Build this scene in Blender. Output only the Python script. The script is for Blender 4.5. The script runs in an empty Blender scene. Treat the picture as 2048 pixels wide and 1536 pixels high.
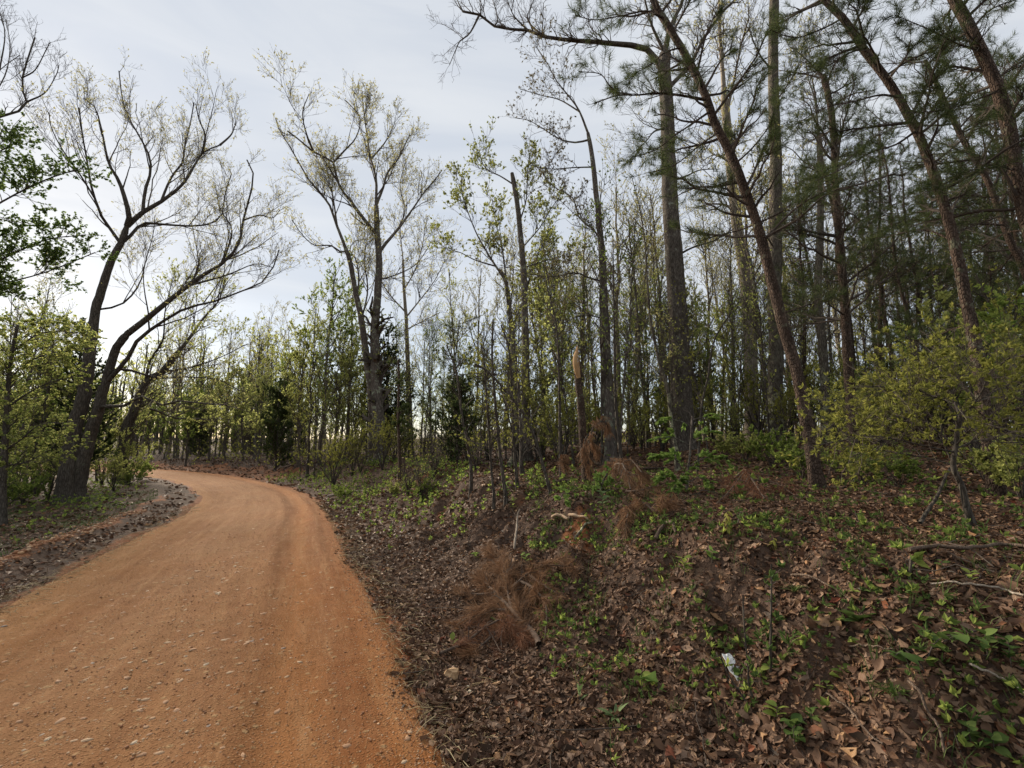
import bpy, math
import numpy as np

RNG = np.random.default_rng(11)
R = math.radians
scene = bpy.context.scene
COL = scene.collection

# ------------------------------------------------------------------ camera, sky, sun, exposure
EYE = 1.6
FPX, PCX, PCY = 940.0, 1024.0, 768.0      # focal length and centre of the 2048 x 1536 photograph, in its pixels
PITCH = R(7.1)
cam_data = bpy.data.cameras.new('camera')
cam_data.sensor_width = 36.0
cam_data.lens = 36.0 * FPX / 2048.0
cam_data.clip_start = 0.05
cam_data.clip_end = 2000.0
cam = bpy.data.objects.new('camera', cam_data)
cam.location = (0, 0, EYE)
cam.rotation_euler = (R(90) + PITCH, 0, 0)
COL.objects.link(cam)
scene.camera = cam

SUN_EL, SUN_AZ = R(23), R(-46)            # azimuth from +Y towards +X
world = bpy.data.worlds.new('World')
scene.world = world
world.use_nodes = True
wn = world.node_tree
for n_ in list(wn.nodes):
    wn.nodes.remove(n_)
w_out = wn.nodes.new('ShaderNodeOutputWorld')
w_bg = wn.nodes.new('ShaderNodeBackground')
w_sky = wn.nodes.new('ShaderNodeTexSky')
w_sky.sky_type = 'NISHITA'
w_sky.sun_disc = False
w_sky.sun_elevation = SUN_EL
w_sky.sun_rotation = SUN_AZ
w_sky.air_density = 1.0
w_sky.dust_density = 0.45
w_sky.ozone_density = 1.3
w_co = wn.nodes.new('ShaderNodeTexCoord')
w_map = wn.nodes.new('ShaderNodeMapping')
w_map.inputs['Scale'].default_value = (0.9, 2.2, 6.0)
w_map.inputs['Rotation'].default_value = (0.15, 0.1, 0.5)
w_noise = wn.nodes.new('ShaderNodeTexNoise')
w_noise.inputs['Scale'].default_value = 1.3
w_noise.inputs['Detail'].default_value = 6
w_noise.inputs['Roughness'].default_value = 0.5
w_noise.inputs['Distortion'].default_value = 0.5
w_ramp = wn.nodes.new('ShaderNodeMapRange')     # thin high cloud veil over the whole sky
w_ramp.inputs['From Min'].default_value = 0.3
w_ramp.inputs['From Max'].default_value = 0.75
w_ramp.inputs['To Min'].default_value = 0.8
w_ramp.inputs['To Max'].default_value = 0.95
w_mix = wn.nodes.new('ShaderNodeMix')
w_mix.data_type = 'RGBA'
w_mix.inputs[7].default_value = (6.1, 6.75, 7.6, 1)
wn.links.new(w_co.outputs['Generated'], w_map.inputs[0])
wn.links.new(w_map.outputs[0], w_noise.inputs['Vector'])
wn.links.new(w_noise.outputs['Fac'], w_ramp.inputs['Value'])
w_sep = wn.nodes.new('ShaderNodeSeparateXYZ')   # the veil thins out towards the horizon all round
w_low = wn.nodes.new('ShaderNodeMapRange')
w_low.inputs['From Min'].default_value = 0.0
w_low.inputs['From Max'].default_value = 0.3
w_low.inputs['To Min'].default_value = 0.55
w_mul = wn.nodes.new('ShaderNodeMath'); w_mul.operation = 'MULTIPLY'
wn.links.new(w_co.outputs['Generated'], w_sep.inputs[0])
wn.links.new(w_sep.outputs[2], w_low.inputs['Value'])
wn.links.new(w_low.outputs[0], w_mul.inputs[0])
wn.links.new(w_ramp.outputs[0], w_mul.inputs[1])
wn.links.new(w_mul.outputs[0], w_mix.inputs[0])
w_n2 = wn.nodes.new('ShaderNodeTexNoise')       # thicker and thinner streaks of the veil
w_n2.inputs['Scale'].default_value = 2.2
w_n2.inputs['Detail'].default_value = 7
w_n2.inputs['Distortion'].default_value = 0.8
w_cr = wn.nodes.new('ShaderNodeValToRGB')
w_cr.color_ramp.elements[0].position = 0.36; w_cr.color_ramp.elements[0].color = (4.9, 5.2, 5.65, 1)
w_cr.color_ramp.elements[1].position = 0.66; w_cr.color_ramp.elements[1].color = (5.6, 5.8, 6.05, 1)
wn.links.new(w_map.outputs[0], w_n2.inputs['Vector'])
wn.links.new(w_n2.outputs['Fac'], w_cr.inputs[0])
wn.links.new(w_cr.outputs[0], w_mix.inputs[7])
wn.links.new(w_sky.outputs[0], w_mix.inputs[6])
wn.links.new(w_mix.outputs[2], w_bg.inputs['Color'])
w_bg.inputs['Strength'].default_value = 0.073
wn.links.new(w_bg.outputs[0], w_out.inputs['Surface'])

sun_data = bpy.data.lights.new('sun', 'SUN')
sun_data.energy = 5.0
sun_data.angle = R(24)
sun_data.color = (1.0, 0.88, 0.72)
sun = bpy.data.objects.new('sun', sun_data)
sun.location = (-30, 40, 30)
sun.rotation_euler = (R(90) - SUN_EL, 0, math.pi - SUN_AZ)   # shines from the sky's sun direction
COL.objects.link(sun)

scene.view_settings.view_transform = 'Standard'
scene.view_settings.look = 'None'
scene.view_settings.exposure = 0.98
scene.view_settings.gamma = 1.0
scene.view_settings.use_curve_mapping = False
scene.render.engine = 'CYCLES'
scene.cycles.max_bounces = 10
scene.cycles.diffuse_bounces = 6
scene.cycles.transmission_bounces = 6
scene.cycles.glossy_bounces = 2

# ------------------------------------------------------------------ maths helpers
def ray(px, py):
    dx, dy = (px - PCX) / FPX, -(py - PCY) / FPX
    cp, sp = math.cos(PITCH), math.sin(PITCH)
    return np.array([dx, cp - dy * sp, sp + dy * cp])

def P(px, py, D):
    r = ray(px, py)
    return np.array([0, 0, EYE]) + r * (D / r[1])

def vnoise(x, y, scale, seed=0):
    """smooth pseudo noise, about -1..1, from rotated sines"""
    r = np.random.default_rng(seed)
    out = np.zeros_like(x, dtype=float)
    for k in range(6):
        a = r.uniform(0, 6.28); f = (0.6 + 0.35 * k) / scale; p = r.uniform(0, 6.28, 2)
        u = x * math.cos(a) + y * math.sin(a); v = -x * math.sin(a) + y * math.cos(a)
        out += np.sin(u * f * 6.28 + p[0] + 1.3 * np.sin(v * f * 3.1 + p[1])) / (1 + 0.5 * k)
    return out / 2.6

def norm(v):
    return v / np.maximum(np.linalg.norm(v, axis=-1, keepdims=True), 1e-9)

def unit(n):
    return norm(RNG.normal(size=(n, 3)))

# ------------------------------------------------------------------ road line and terrain
ctr = np.array([(1.7, -6), (0.8, -4), (-0.95, 0), (-1.79, 1.7), (-2.8, 4), (-3.97, 6.6), (-5.0, 9), (-6.35, 12), (-8.1, 15), (-10.5, 18),
                (-13.9, 21.6), (-17.5, 24.6), (-22, 27.4), (-28, 29.5), (-36, 31), (-50, 32)], float)

def catmull(p, n):
    p = np.asarray(p, float)
    if len(p) == 2:
        t = np.linspace(0, 1, n)[:, None]
        return p[0] * (1 - t) + p[1] * t
    q = np.vstack([2 * p[0] - p[1], p, 2 * p[-1] - p[-2]])
    d = np.concatenate([[0], np.cumsum(np.linalg.norm(np.diff(p, axis=0), axis=1))])
    s = np.linspace(0, d[-1], n)
    i = np.clip(np.searchsorted(d, s, side='right') - 1, 0, len(p) - 2)
    t = ((s - d[i]) / np.maximum(d[i + 1] - d[i], 1e-9))[:, None]
    a, b, c, e = q[i], q[i + 1], q[i + 2], q[i + 3]
    return 0.5 * ((2 * b) + (c - a) * t + (2 * a - 5 * b + 4 * c - e) * t * t + (3 * b - a - 3 * c + e) * t ** 3)

RC = catmull(ctr, 400)
RARC = np.concatenate([[0], np.cumsum(np.linalg.norm(np.diff(RC, axis=0), axis=1))])
RTAN = norm(np.gradient(RC, axis=0))
RNRM = np.stack([RTAN[:, 1], -RTAN[:, 0]], 1)
ARC_AT = lambda y: np.interp(y, RC[:, 1], RARC)
HW_Y, HW_V = [0, 5, 9, 12, 18, 40], [1.66, 1.62, 1.5, 1.36, 1.25, 1.25]
RHW = np.interp(RC[:, 1], HW_Y, HW_V)

def lateral(x, y):
    """signed distance from the road's centre line (right positive), arc length"""
    x = np.atleast_1d(np.asarray(x, float)); y = np.atleast_1d(np.asarray(y, float))
    q = np.empty_like(x); a = np.empty_like(x)
    for s in range(0, len(x), 40000):
        xs, ys = x[s:s + 40000], y[s:s + 40000]
        d2 = (xs[:, None] - RC[None, :, 0]) ** 2 + (ys[:, None] - RC[None, :, 1]) ** 2
        i = np.argmin(d2, 1)
        dx, dy = xs - RC[i, 0], ys - RC[i, 1]
        q[s:s + 40000] = np.sign(dx * RNRM[i, 0] + dy * RNRM[i, 1]) * np.sqrt(d2[np.arange(len(xs)), i])
        a[s:s + 40000] = RARC[i]
    return q, a

def side_offsets(x, y):
    q, a = lateral(x, y)
    hw = np.interp(a, RARC, RHW)
    hw = hw + 0.07 * np.sin(a * 1.3) + 0.05 * np.sin(a * 3.1 + 1) + 0.03 * np.sin(a * 7.7)
    return q - hw, -q - hw, a

def terrain(x, y):
    x = np.atleast_1d(np.asarray(x, float)); y = np.atleast_1d(np.asarray(y, float))
    sr, sl, a = side_offsets(x, y)
    hs = np.interp(a, [0, ARC_AT(13), ARC_AT(17), ARC_AT(23), 99], [1, 1, 0.8, 0.42, 0.3])
    srw = sr + (0.2 * vnoise(x, y, 2.3, 5) + 0.1 * vnoise(x, y, 0.7, 6)) * np.clip(sr, 0, 1)
    zr = np.interp(srw, [0, 0.4, 0.9, 1.4, 1.8, 2.25, 2.55, 3, 4, 6, 8, 10, 14, 30, 80], [0, -0.03, 0.02, 0.16, 0.36, 0.72, 0.9, 0.95, 0.99, 1.07, 1.36, 1.53, 1.6, 1.5, 1.3]) * hs
    zl = np.interp(sl, [0, 0.3, 0.7, 0.9, 1.15, 1.5, 3, 5, 9, 15, 30, 80], [0, 0.01, 0.02, 0.09, 0.09, 0.04, 0.0, -0.14, -0.45, -0.95, -1.8, -2.4])
    z = np.where(sr > 0, zr, np.where(sl > 0, zl, -0.07))
    edge = np.clip(np.maximum(sr, sl) / 0.5, 0, 1)
    bank = np.exp(-((sr - 2.0) / 0.9) ** 2)
    z = z + edge * (0.05 * vnoise(x, y, 3.1, 1) + 0.025 * vnoise(x, y, 0.8, 2) + bank * (0.1 * vnoise(x, y, 0.9, 3) + 0.05 * vnoise(x, y, 0.33, 4)))
    # scooped clay hollow in the bank face
    c = CLAY_C
    g = np.exp(-(((x - c[0]) / 0.42) ** 2 + ((y - c[1]) / 0.42) ** 2))
    g2 = np.exp(-(((x - c[0] + 0.28) / 0.16) ** 2 + ((y - c[1] - 0.12) / 0.2) ** 2))
    return z - 0.2 * g - 0.14 * g2

CLAY_C = np.array([0.62, 5.2])

def far_rise(x, y, z):
    """beyond sixty metres the land rises to a low wooded ridge"""
    r = np.hypot(x, y)
    f = np.clip((r - 60) / 70, 0, 1); f = f * f * (3 - 2 * f)
    a = np.arctan2(x, np.maximum(y, 1e-3))
    top = 3.6 + 1.6 * np.sin(a * 3.0 + 1.0) + 0.8 * np.sin(a * 9 + 2) - 1.8 * np.exp(-((a + 0.17) / 0.12) ** 2)
    return z * (1 - f) + f * top

def tz(x, y):
    return float(terrain([x], [y])[0])

def hit(px, py, tmax=90):
    r = ray(px, py)
    t = np.concatenate([np.linspace(0.8, 12, 1200), np.linspace(12.02, tmax, 1500)])
    p = np.array([0, 0, EYE]) + r * t[:, None]
    h = terrain(p[:, 0], p[:, 1])
    below = np.nonzero(p[:, 2] < h)[0]
    i = below[0] if len(below) else len(t) - 1
    q = p[i].copy(); q[2] = h[i]
    return q

_c = hit(1150, 1062)
CLAY_C = np.array([_c[0], _c[1]])

def to_px(p):
    p = np.asarray(p, float) - np.array([0, 0, EYE])
    cp, sp = math.cos(PITCH), math.sin(PITCH)
    d = p[..., 1] * cp + p[..., 2] * sp
    u = -p[..., 1] * sp + p[..., 2] * cp
    return PCX + FPX * p[..., 0] / d, PCY - FPX * u / d, d

# ------------------------------------------------------------------ materials
def nodes_of(name):
    m = bpy.data.materials.new(name)
    m.use_nodes = True
    nt = m.node_tree
    b = nt.nodes['Principled BSDF']
    return m, nt, b

def ramp(nt, stops, fac=None, interp='LINEAR'):
    n = nt.nodes.new('ShaderNodeValToRGB')
    n.color_ramp.interpolation = interp
    el = n.color_ramp.elements
    while len(el) < len(stops):
        el.new(0.5)
    for e, (p, c) in zip(el, stops):
        e.position = p
        e.color = (*c, 1) if len(c) == 3 else c
    if fac is not None:
        nt.links.new(fac, n.inputs[0])
    return n

def tex(nt, kind, scale, vec=None, stretch=None, **kw):
    if vec is None:
        co = nt.nodes.new('ShaderNodeTexCoord')
        vec = co.outputs['Object']
    if stretch:
        mp = nt.nodes.new('ShaderNodeMapping')
        mp.inputs['Scale'].default_value = stretch
        nt.links.new(vec, mp.inputs[0]); vec = mp.outputs[0]
    n = nt.nodes.new(kind)
    n.inputs['Scale'].default_value = scale
    for k, v in kw.items():
        if k == 'feature':
            n.feature = v
        else:
            n.inputs[k].default_value = v
    nt.links.new(vec, n.inputs['Vector'])
    return n

def mix(nt, fac, a, b, mode='MIX'):
    n = nt.nodes.new('ShaderNodeMix')
    n.data_type = 'RGBA'; n.blend_type = mode
    for sock, v in ((n.inputs[0], fac), (n.inputs[6], a), (n.inputs[7], b)):
        if isinstance(v, (int, float)):
            sock.default_value = v
        elif isinstance(v, tuple):
            sock.default_value = (*v, 1)
        else:
            nt.links.new(v, sock)
    return n.outputs[2]

def bump(nt, height, strength, dist, bsdf, prev=None):
    n = nt.nodes.new('ShaderNodeBump')
    n.inputs['Strength'].default_value = strength
    n.inputs['Distance'].default_value = dist
    nt.links.new(height, n.inputs['Height'])
    if prev is not None:
        nt.links.new(prev, n.inputs['Normal'])
    nt.links.new(n.outputs[0], bsdf.inputs['Normal'])
    return n.outputs[0]

def bark(name, dark, mid, light, furrow=(9, 9, 2.2), lichen=None, lich_lo=0.58, depth=0.025, lich_h=None):
    m, nt, b = nodes_of(name)
    v = tex(nt, 'ShaderNodeTexVoronoi', 3.0, stretch=furrow, feature='DISTANCE_TO_EDGE')
    n1 = tex(nt, 'ShaderNodeTexNoise', 6.0, stretch=(3, 3, 1), Detail=8)
    n2 = tex(nt, 'ShaderNodeTexNoise', 2.1, Detail=4)
    rp = ramp(nt, [(0.0, dark), (0.12, mid), (0.5, light)], v.outputs['Distance'])
    c = mix(nt, 0.55, rp.outputs[0], ramp(nt, [(0.3, dark), (0.55, mid), (0.75, light)], n1.outputs['Fac']).outputs[0])
    if lichen:
        n3 = tex(nt, 'ShaderNodeTexNoise', 5.5, Detail=5, Roughness=0.7)
        f = ramp(nt, [(lich_lo, (0, 0, 0)), (lich_lo + 0.06, (1, 1, 1))], n3.outputs['Fac'])
        fo = f.outputs[0]
        if lich_h:                       # lichen only on the lower part of the stem
            co = nt.nodes.new('ShaderNodeTexCoord'); sx = nt.nodes.new('ShaderNodeSeparateXYZ')
            nt.links.new(co.outputs['Object'], sx.inputs[0])
            mr = nt.nodes.new('ShaderNodeMapRange'); mr.inputs['From Min'].default_value = lich_h * 0.6; mr.inputs['From Max'].default_value = lich_h * 1.5
            mr.inputs['To Min'].default_value = 1; mr.inputs['To Max'].default_value = 0.12
            nt.links.new(sx.outputs[2], mr.inputs['Value'])
            fo = mix(nt, 1.0, fo, mr.outputs[0], 'MULTIPLY')
        c = mix(nt, fo, c, lichen)
    c = mix(nt, 0.5, c, ramp(nt, [(0.3, (0.55, 0.5, 0.48)), (0.7, (1.15, 1.15, 1.1))], n2.outputs['Fac']).outputs[0], 'MULTIPLY')
    nt.links.new(c, b.inputs['Base Color'])
    b.inputs['Roughness'].default_value = 0.9
    b.inputs['Specular IOR Level'].default_value = 0.15
    h = mix(nt, 0.35, ramp(nt, [(0.0, (0, 0, 0)), (0.25, (1, 1, 1))], v.outputs['Distance']).outputs[0], n1.outputs['Color'])
    bump(nt, h, 0.9, depth, b)
    return m

def leaf_mat(name, stops, trans=0.35, rough=0.72):
    m, nt, b = nodes_of(name)
    g = nt.nodes.new('ShaderNodeNewGeometry')
    rp = ramp(nt, stops, g.outputs['Random Per Island'])
    nt.links.new(rp.outputs[0], b.inputs['Base Color'])
    b.inputs['Roughness'].default_value = rough
    b.inputs['Specular IOR Level'].default_value = 0.12
    if trans > 0:
        t = nt.nodes.new('ShaderNodeBsdfTranslucent')
        nt.links.new(rp.outputs[0], t.inputs['Color'])
        ms = nt.nodes.new('ShaderNodeMixShader')
        ms.inputs[0].default_value = trans
        nt.links.new(b.outputs[0], ms.inputs[1]); nt.links.new(t.outputs[0], ms.inputs[2])
        nt.links.new(ms.outputs[0], nt.nodes['Material Output'].inputs['Surface'])
    return m

M = {}
M['oak'] = bark('oak_bark', (0.036, 0.030, 0.024), (0.120, 0.100, 0.082), (0.252, 0.222, 0.186), lichen=(0.288, 0.300, 0.240), lich_lo=0.62, furrow=(12, 12, 3))
M['grey'] = bark('grey_bark', (0.048, 0.042, 0.036), (0.144, 0.120, 0.102), (0.240, 0.216, 0.186), lichen=(0.288, 0.312, 0.228), lich_lo=0.55)
M['pale'] = bark('pale_bark', (0.12, 0.1, 0.08), (0.28, 0.24, 0.19), (0.42, 0.36, 0.29), lichen=(0.16, 0.14, 0.12), lich_lo=0.6)
M['pine'] = bark('pine_bark', (0.030, 0.022, 0.017), (0.098, 0.067, 0.050), (0.174, 0.122, 0.092), furrow=(13, 13, 5.5), lichen=(0.156, 0.150, 0.102), lich_lo=0.58, depth=0.03)
M['lichen'] = bark('lichen_bark', (0.04, 0.035, 0.028), (0.12, 0.1, 0.08), (0.2, 0.175, 0.14), lichen=(0.36, 0.36, 0.23), lich_lo=0.5, lich_h=1.4)
M['dark'] = bark('dark_bark', (0.036, 0.031, 0.026), (0.096, 0.082, 0.067), (0.174, 0.152, 0.127), lichen=(0.156, 0.162, 0.120), lich_lo=0.62)
M['twig'] = leaf_mat('twig_bark', [(0, (0.05, 0.04, 0.033)), (0.5, (0.085, 0.068, 0.056)), (1, (0.13, 0.11, 0.09))], 0, 0.9)
M['deadstick'] = bark('weathered_stick', (0.05, 0.035, 0.025), (0.14, 0.1, 0.075), (0.23, 0.18, 0.14), furrow=(25, 25, 5), depth=0.004)
M['whitestick'] = bark('bleached_stick', (0.15, 0.12, 0.09), (0.3, 0.25, 0.2), (0.42, 0.37, 0.31), furrow=(25, 25, 5), depth=0.003)
M['rootwood'] = bark('peeled_root', (0.22, 0.14, 0.085), (0.42, 0.3, 0.2), (0.52, 0.39, 0.27), furrow=(25, 25, 5), depth=0.003)
M['splinter'] = bark('fresh_wood', (0.36, 0.2, 0.09), (0.55, 0.35, 0.18), (0.66, 0.46, 0.26), furrow=(60, 60, 3), depth=0.004)
M['bud'] = leaf_mat('bud_leaf', [(0, (0.221, 0.198, 0.083)), (0.5, (0.353, 0.331, 0.132)), (1, (0.463, 0.441, 0.198))], 0.62)
M['yellowgreen'] = leaf_mat('yellow_green_leaf', [(0, (0.179, 0.204, 0.065)), (0.45, (0.318, 0.343, 0.106)), (1, (0.497, 0.504, 0.166))], 0.66)
M['olive'] = leaf_mat('olive_shrub_leaf', [(0, (0.138, 0.145, 0.035)), (0.5, (0.217, 0.226, 0.051)), (1, (0.320, 0.307, 0.075))], 0.55)
M['green'] = leaf_mat('fresh_green_leaf', [(0, (0.110, 0.164, 0.038)), (0.5, (0.193, 0.253, 0.058)), (1, (0.318, 0.366, 0.090))], 0.6)
M['beech'] = leaf_mat('beech_leaf', [(0, (0.11, 0.18, 0.04)), (0.5, (0.18, 0.27, 0.06)), (1, (0.27, 0.36, 0.095))], 0.42)
M['darkgreen'] = leaf_mat('dark_green_leaf', [(0, (0.046, 0.081, 0.022)), (0.6, (0.098, 0.150, 0.036)), (1, (0.169, 0.225, 0.054))], 0.55)
M['cedar'] = leaf_mat('cedar_spray', [(0, (0.023, 0.039, 0.016)), (0.6, (0.055, 0.078, 0.026)), (1, (0.098, 0.117, 0.039))], 0.3)
M['catkin'] = leaf_mat('hanging_catkin', [(0, (0.14, 0.11, 0.05)), (0.5, (0.24, 0.2, 0.1)), (1, (0.3, 0.27, 0.14))], 0.35)
M['needle'] = leaf_mat('pine_needle', [(0, (0.037, 0.053, 0.020)), (0.6, (0.075, 0.100, 0.035)), (1, (0.138, 0.156, 0.056))], 0.35)
M['deadneedle'] = leaf_mat('dead_pine_needle', [(0, (0.12, 0.06, 0.032)), (0.5, (0.23, 0.125, 0.066)), (1, (0.36, 0.215, 0.12))], 0.2)
M['rustneedle'] = leaf_mat('rust_pine_needle', [(0, (0.1, 0.045, 0.025)), (0.5, (0.19, 0.085, 0.046)), (1, (0.28, 0.14, 0.08))], 0.2)
M['blossom'] = leaf_mat('white_blossom', [(0, (0.5, 0.5, 0.42)), (1, (0.75, 0.74, 0.66))], 0.3)
M['litter'] = leaf_mat('dead_leaf', [(0, (0.032, 0.019, 0.011)), (0.2, (0.074, 0.039, 0.024)), (0.5, (0.131, 0.073, 0.043)), (0.72, (0.184, 0.109, 0.067)), (0.88, (0.239, 0.158, 0.107)), (0.96, (0.317, 0.186, 0.093)), (1, (0.159, 0.049, 0.026))], 0.12, 0.6)
M['straw'] = leaf_mat('dry_straw', [(0, (0.2, 0.14, 0.07)), (0.5, (0.33, 0.25, 0.13)), (1, (0.45, 0.37, 0.22))], 0.15)
M['grass'] = leaf_mat('short_grass', [(0, (0.05, 0.075, 0.022)), (0.5, (0.085, 0.115, 0.035)), (1, (0.14, 0.17, 0.06))], 0.3)
M['weed'] = leaf_mat('weed_leaf', [(0, (0.045, 0.08, 0.02)), (0.5, (0.085, 0.135, 0.034)), (1, (0.15, 0.2, 0.055))], 0.35)
M['bluegreen'] = leaf_mat('grey_green_leaf', [(0, (0.1, 0.15, 0.055)), (1, (0.2, 0.27, 0.115))], 0.4)

def stone_mat(name, stops):
    m, nt, b = nodes_of(name)
    oi = nt.nodes.new('ShaderNodeObjectInfo')
    g = nt.nodes.new('ShaderNodeNewGeometry')
    ad = nt.nodes.new('ShaderNodeMath'); ad.operation = 'ADD'
    fr = nt.nodes.new('ShaderNodeMath'); fr.operation = 'FRACT'
    nt.links.new(oi.outputs['Random'], ad.inputs[0]); nt.links.new(g.outputs['Random Per Island'], ad.inputs[1])
    nt.links.new(ad.outputs[0], fr.inputs[0])
    c = ramp(nt, stops, fr.outputs[0]).outputs[0]
    n1 = tex(nt, 'ShaderNodeTexNoise', 45, Detail=6)
    c = mix(nt, 0.6, c, ramp(nt, [(0.3, (0.6, 0.5, 0.42)), (0.7, (1.15, 1.15, 1.15))], n1.outputs['Fac']).outputs[0], 'MULTIPLY')
    nt.links.new(c, b.inputs['Base Color'])
    b.inputs['Roughness'].default_value = 0.85
    bump(nt, n1.outputs['Fac'], 0.6, 0.01, b)
    return m

M['stone'] = stone_mat('road_stone', [(0, (0.34, 0.18, 0.09)), (0.4, (0.44, 0.26, 0.14)), (0.75, (0.5, 0.34, 0.2)), (0.92, (0.52, 0.41, 0.28)), (0.97, (0.3, 0.24, 0.2))])
M['gravel'] = stone_mat('clay_gravel', [(0, (0.2, 0.085, 0.035)), (0.5, (0.33, 0.155, 0.068)), (0.8, (0.45, 0.26, 0.13)), (1, (0.52, 0.37, 0.23))])

# ------------------------------------------------------------------ mesh helpers
class Geo:
    def __init__(self):
        self.v, self.f, self.n = [], [], 0
        self.mats = []
    def slot(self, mat):
        if mat not in self.mats:
            self.mats.append(mat)
        return self.mats.index(mat)
    def add(self, verts, faces, mat):
        verts = np.asarray(verts, float).reshape(-1, 3)
        if len(verts) == 0:
            return
        self.v.append(verts)
        self.f.append((np.asarray(faces, np.int64) + self.n, self.slot(mat)))
        self.n += len(verts)
    def mesh(self, name, smooth=True):
        me = bpy.data.meshes.new(name)
        v = np.concatenate(self.v)
        me.vertices.add(len(v)); me.vertices.foreach_set('co', v.astype(np.float32).ravel())
        nl = sum(f.size for f, _ in self.f); npoly = sum(len(f) for f, _ in self.f)
        me.loops.add(nl); me.polygons.add(npoly)
        me.loops.foreach_set('vertex_index', np.concatenate([f.ravel() for f, _ in self.f]).astype(np.int32))
        st, o = [], 0
        for f, _ in self.f:
            st.append(o + np.arange(len(f)) * f.shape[1]); o += f.size
        me.polygons.foreach_set('loop_start', np.concatenate(st).astype(np.int32))
        me.polygons.foreach_set('material_index', np.concatenate([np.full(len(f), m) for f, m in self.f]).astype(np.int32))
        me.polygons.foreach_set('use_smooth', np.full(npoly, bool(smooth)))
        for m in self.mats:
            me.materials.append(M[m] if isinstance(m, str) else m)
        me.update(calc_edges=True)
        return me
    def build(self, name, parent=None, loc=None, smooth=True, origin=None):
        if origin is not None:
            self.v = [a - np.asarray(origin) for a in self.v]
        o = bpy.data.objects.new(name, self.mesh(name, smooth))
        COL.objects.link(o)
        if parent is not None:
            o.parent = parent
        if loc is not None:
            o.location = loc
        return o

def tag(o, label=None, cat=None, group=None, kind=None):
    for k, v in (('label', label), ('category', cat), ('group', group), ('kind', kind)):
        if v:
            o[k] = v
    return o

def empty(name, loc):
    o = bpy.data.objects.new(name, None)
    o.location = loc
    o.empty_display_size = 0.2
    COL.objects.link(o)
    return o

def tubes(geo, pts, rad, sides, mat, cap=False):
    """pts (M,n,3), rad (M,n): M tubes of n rings"""
    if len(pts) == 0:
        return
    Mn, n, _ = pts.shape
    t = norm(np.gradient(pts, axis=1))
    mean = norm(pts[:, -1] - pts[:, 0])
    ref = np.where((np.abs(mean[:, 2:3]) < 0.8), np.array([[0, 0, 1.0]]), np.array([[1.0, 0, 0]]))
    u = norm(np.cross(t, ref[:, None, :])); w = np.cross(t, u)
    a = np.arange(sides) * 2 * math.pi / sides
    ring = u[:, :, None, :] * np.cos(a)[None, None, :, None] + w[:, :, None, :] * np.sin(a)[None, None, :, None]
    v = pts[:, :, None, :] + ring * (rad[:, :, None, None] if rad.ndim == 2 else rad[..., None])
    base = (np.arange(Mn) * n * sides)[:, None, None]
    i = (np.arange(n - 1) * sides)[None, :, None]; k = np.arange(sides)[None, None, :]; k2 = (k + 1) % sides
    f = np.stack([base + i + k, base + i + k2, base + i + sides + k2, base + i + sides + k], -1).reshape(-1, 4)
    geo.add(v, f, mat)
    if cap:
        vv = v.reshape(Mn, n, sides, 3)
        for m in range(Mn):
            for row in (0, n - 1):
                r = vv[m, row]
                c = r.mean(0)
                geo.add(np.vstack([r, c[None]]), [[j, (j + 1) % sides, sides] for j in range(sides)], mat)

def trunk_tube(geo, path, rad, sides, mat, rough=0.06, seed=0):
    """one trunk with an uneven, slightly fluted section"""
    n = len(path)
    r = np.random.default_rng(seed)
    a = np.arange(sides) * 2 * math.pi / sides
    ph = r.uniform(0, 6.28, 4)
    f = 1 + rough * (np.sin(3 * a + ph[0])[None] * np.sin(np.linspace(0, 5, n) + ph[1])[:, None] + 0.6 * np.sin(5 * a + ph[2])[None] + r.normal(0, 0.5, (n, sides)))
    tubes(geo, path[None], (rad[:, None] * f)[None], sides, mat)

def sprout(pts, rad, count, length, ang, up=0.25, crook=0.1, tmin=0.2, tmax=1.0, n=5, rscale=0.55, rmax=9, rmin=0.003, bend=0.15, shrink=0.5, flat=0.0, taper=0.35):
    """count side branches on the branches pts (K,n0,3)"""
    K, n0, _ = pts.shape
    seg = np.linalg.norm(np.diff(pts, axis=1), axis=2).sum(1)
    k = RNG.choice(K, count, p=seg / seg.sum())
    t = RNG.uniform(tmin, tmax, count)
    x = t * (n0 - 1); i = np.minimum(x.astype(int), n0 - 2); fr = (x - i)[:, None]
    p0 = pts[k, i] * (1 - fr) + pts[k, i + 1] * fr
    T = norm(pts[k, i + 1] - pts[k, i])
    r0 = rad[k, i] * (1 - fr[:, 0]) + rad[k, i + 1] * fr[:, 0]
    q = RNG.normal(size=(count, 3)); q[:, 2] *= (1 - flat)
    q = norm(q - (q * T).sum(1, keepdims=True) * T)
    an = RNG.normal(ang, ang * 0.22, count)[:, None]
    d = np.cos(an) * T + np.sin(an) * q
    d[:, 2] += up
    d = norm(d)
    L = length * (1 - shrink * t) * RNG.uniform(0.55, 1.35, count)
    s = np.linspace(0, 1, n)
    walk = np.cumsum(RNG.normal(0, crook, (count, n, 3)), 1) * s[None, :, None]
    walk[:, 0] = 0
    b = p0[:, None] + L[:, None, None] * (d[:, None] * s[None, :, None] + walk + np.array([0, 0, bend]) * (s ** 2)[None, :, None])
    rr = np.clip(r0 * rscale, rmin, rmax)
    rad2 = np.maximum(rr[:, None] * (1 - (1 - taper) * s[None]), rmin * 0.6)
    return b, rad2

def on_branches(pts, count, tmin=0.3, tmax=1.0):
    K, n0, _ = pts.shape
    k = RNG.integers(0, K, count)
    x = RNG.uniform(tmin, tmax, count) * (n0 - 1); i = np.minimum(x.astype(int), n0 - 2); fr = (x - i)[:, None]
    return pts[k, i] * (1 - fr) + pts[k, i + 1] * fr, norm(pts[k, i + 1] - pts[k, i])

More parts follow.
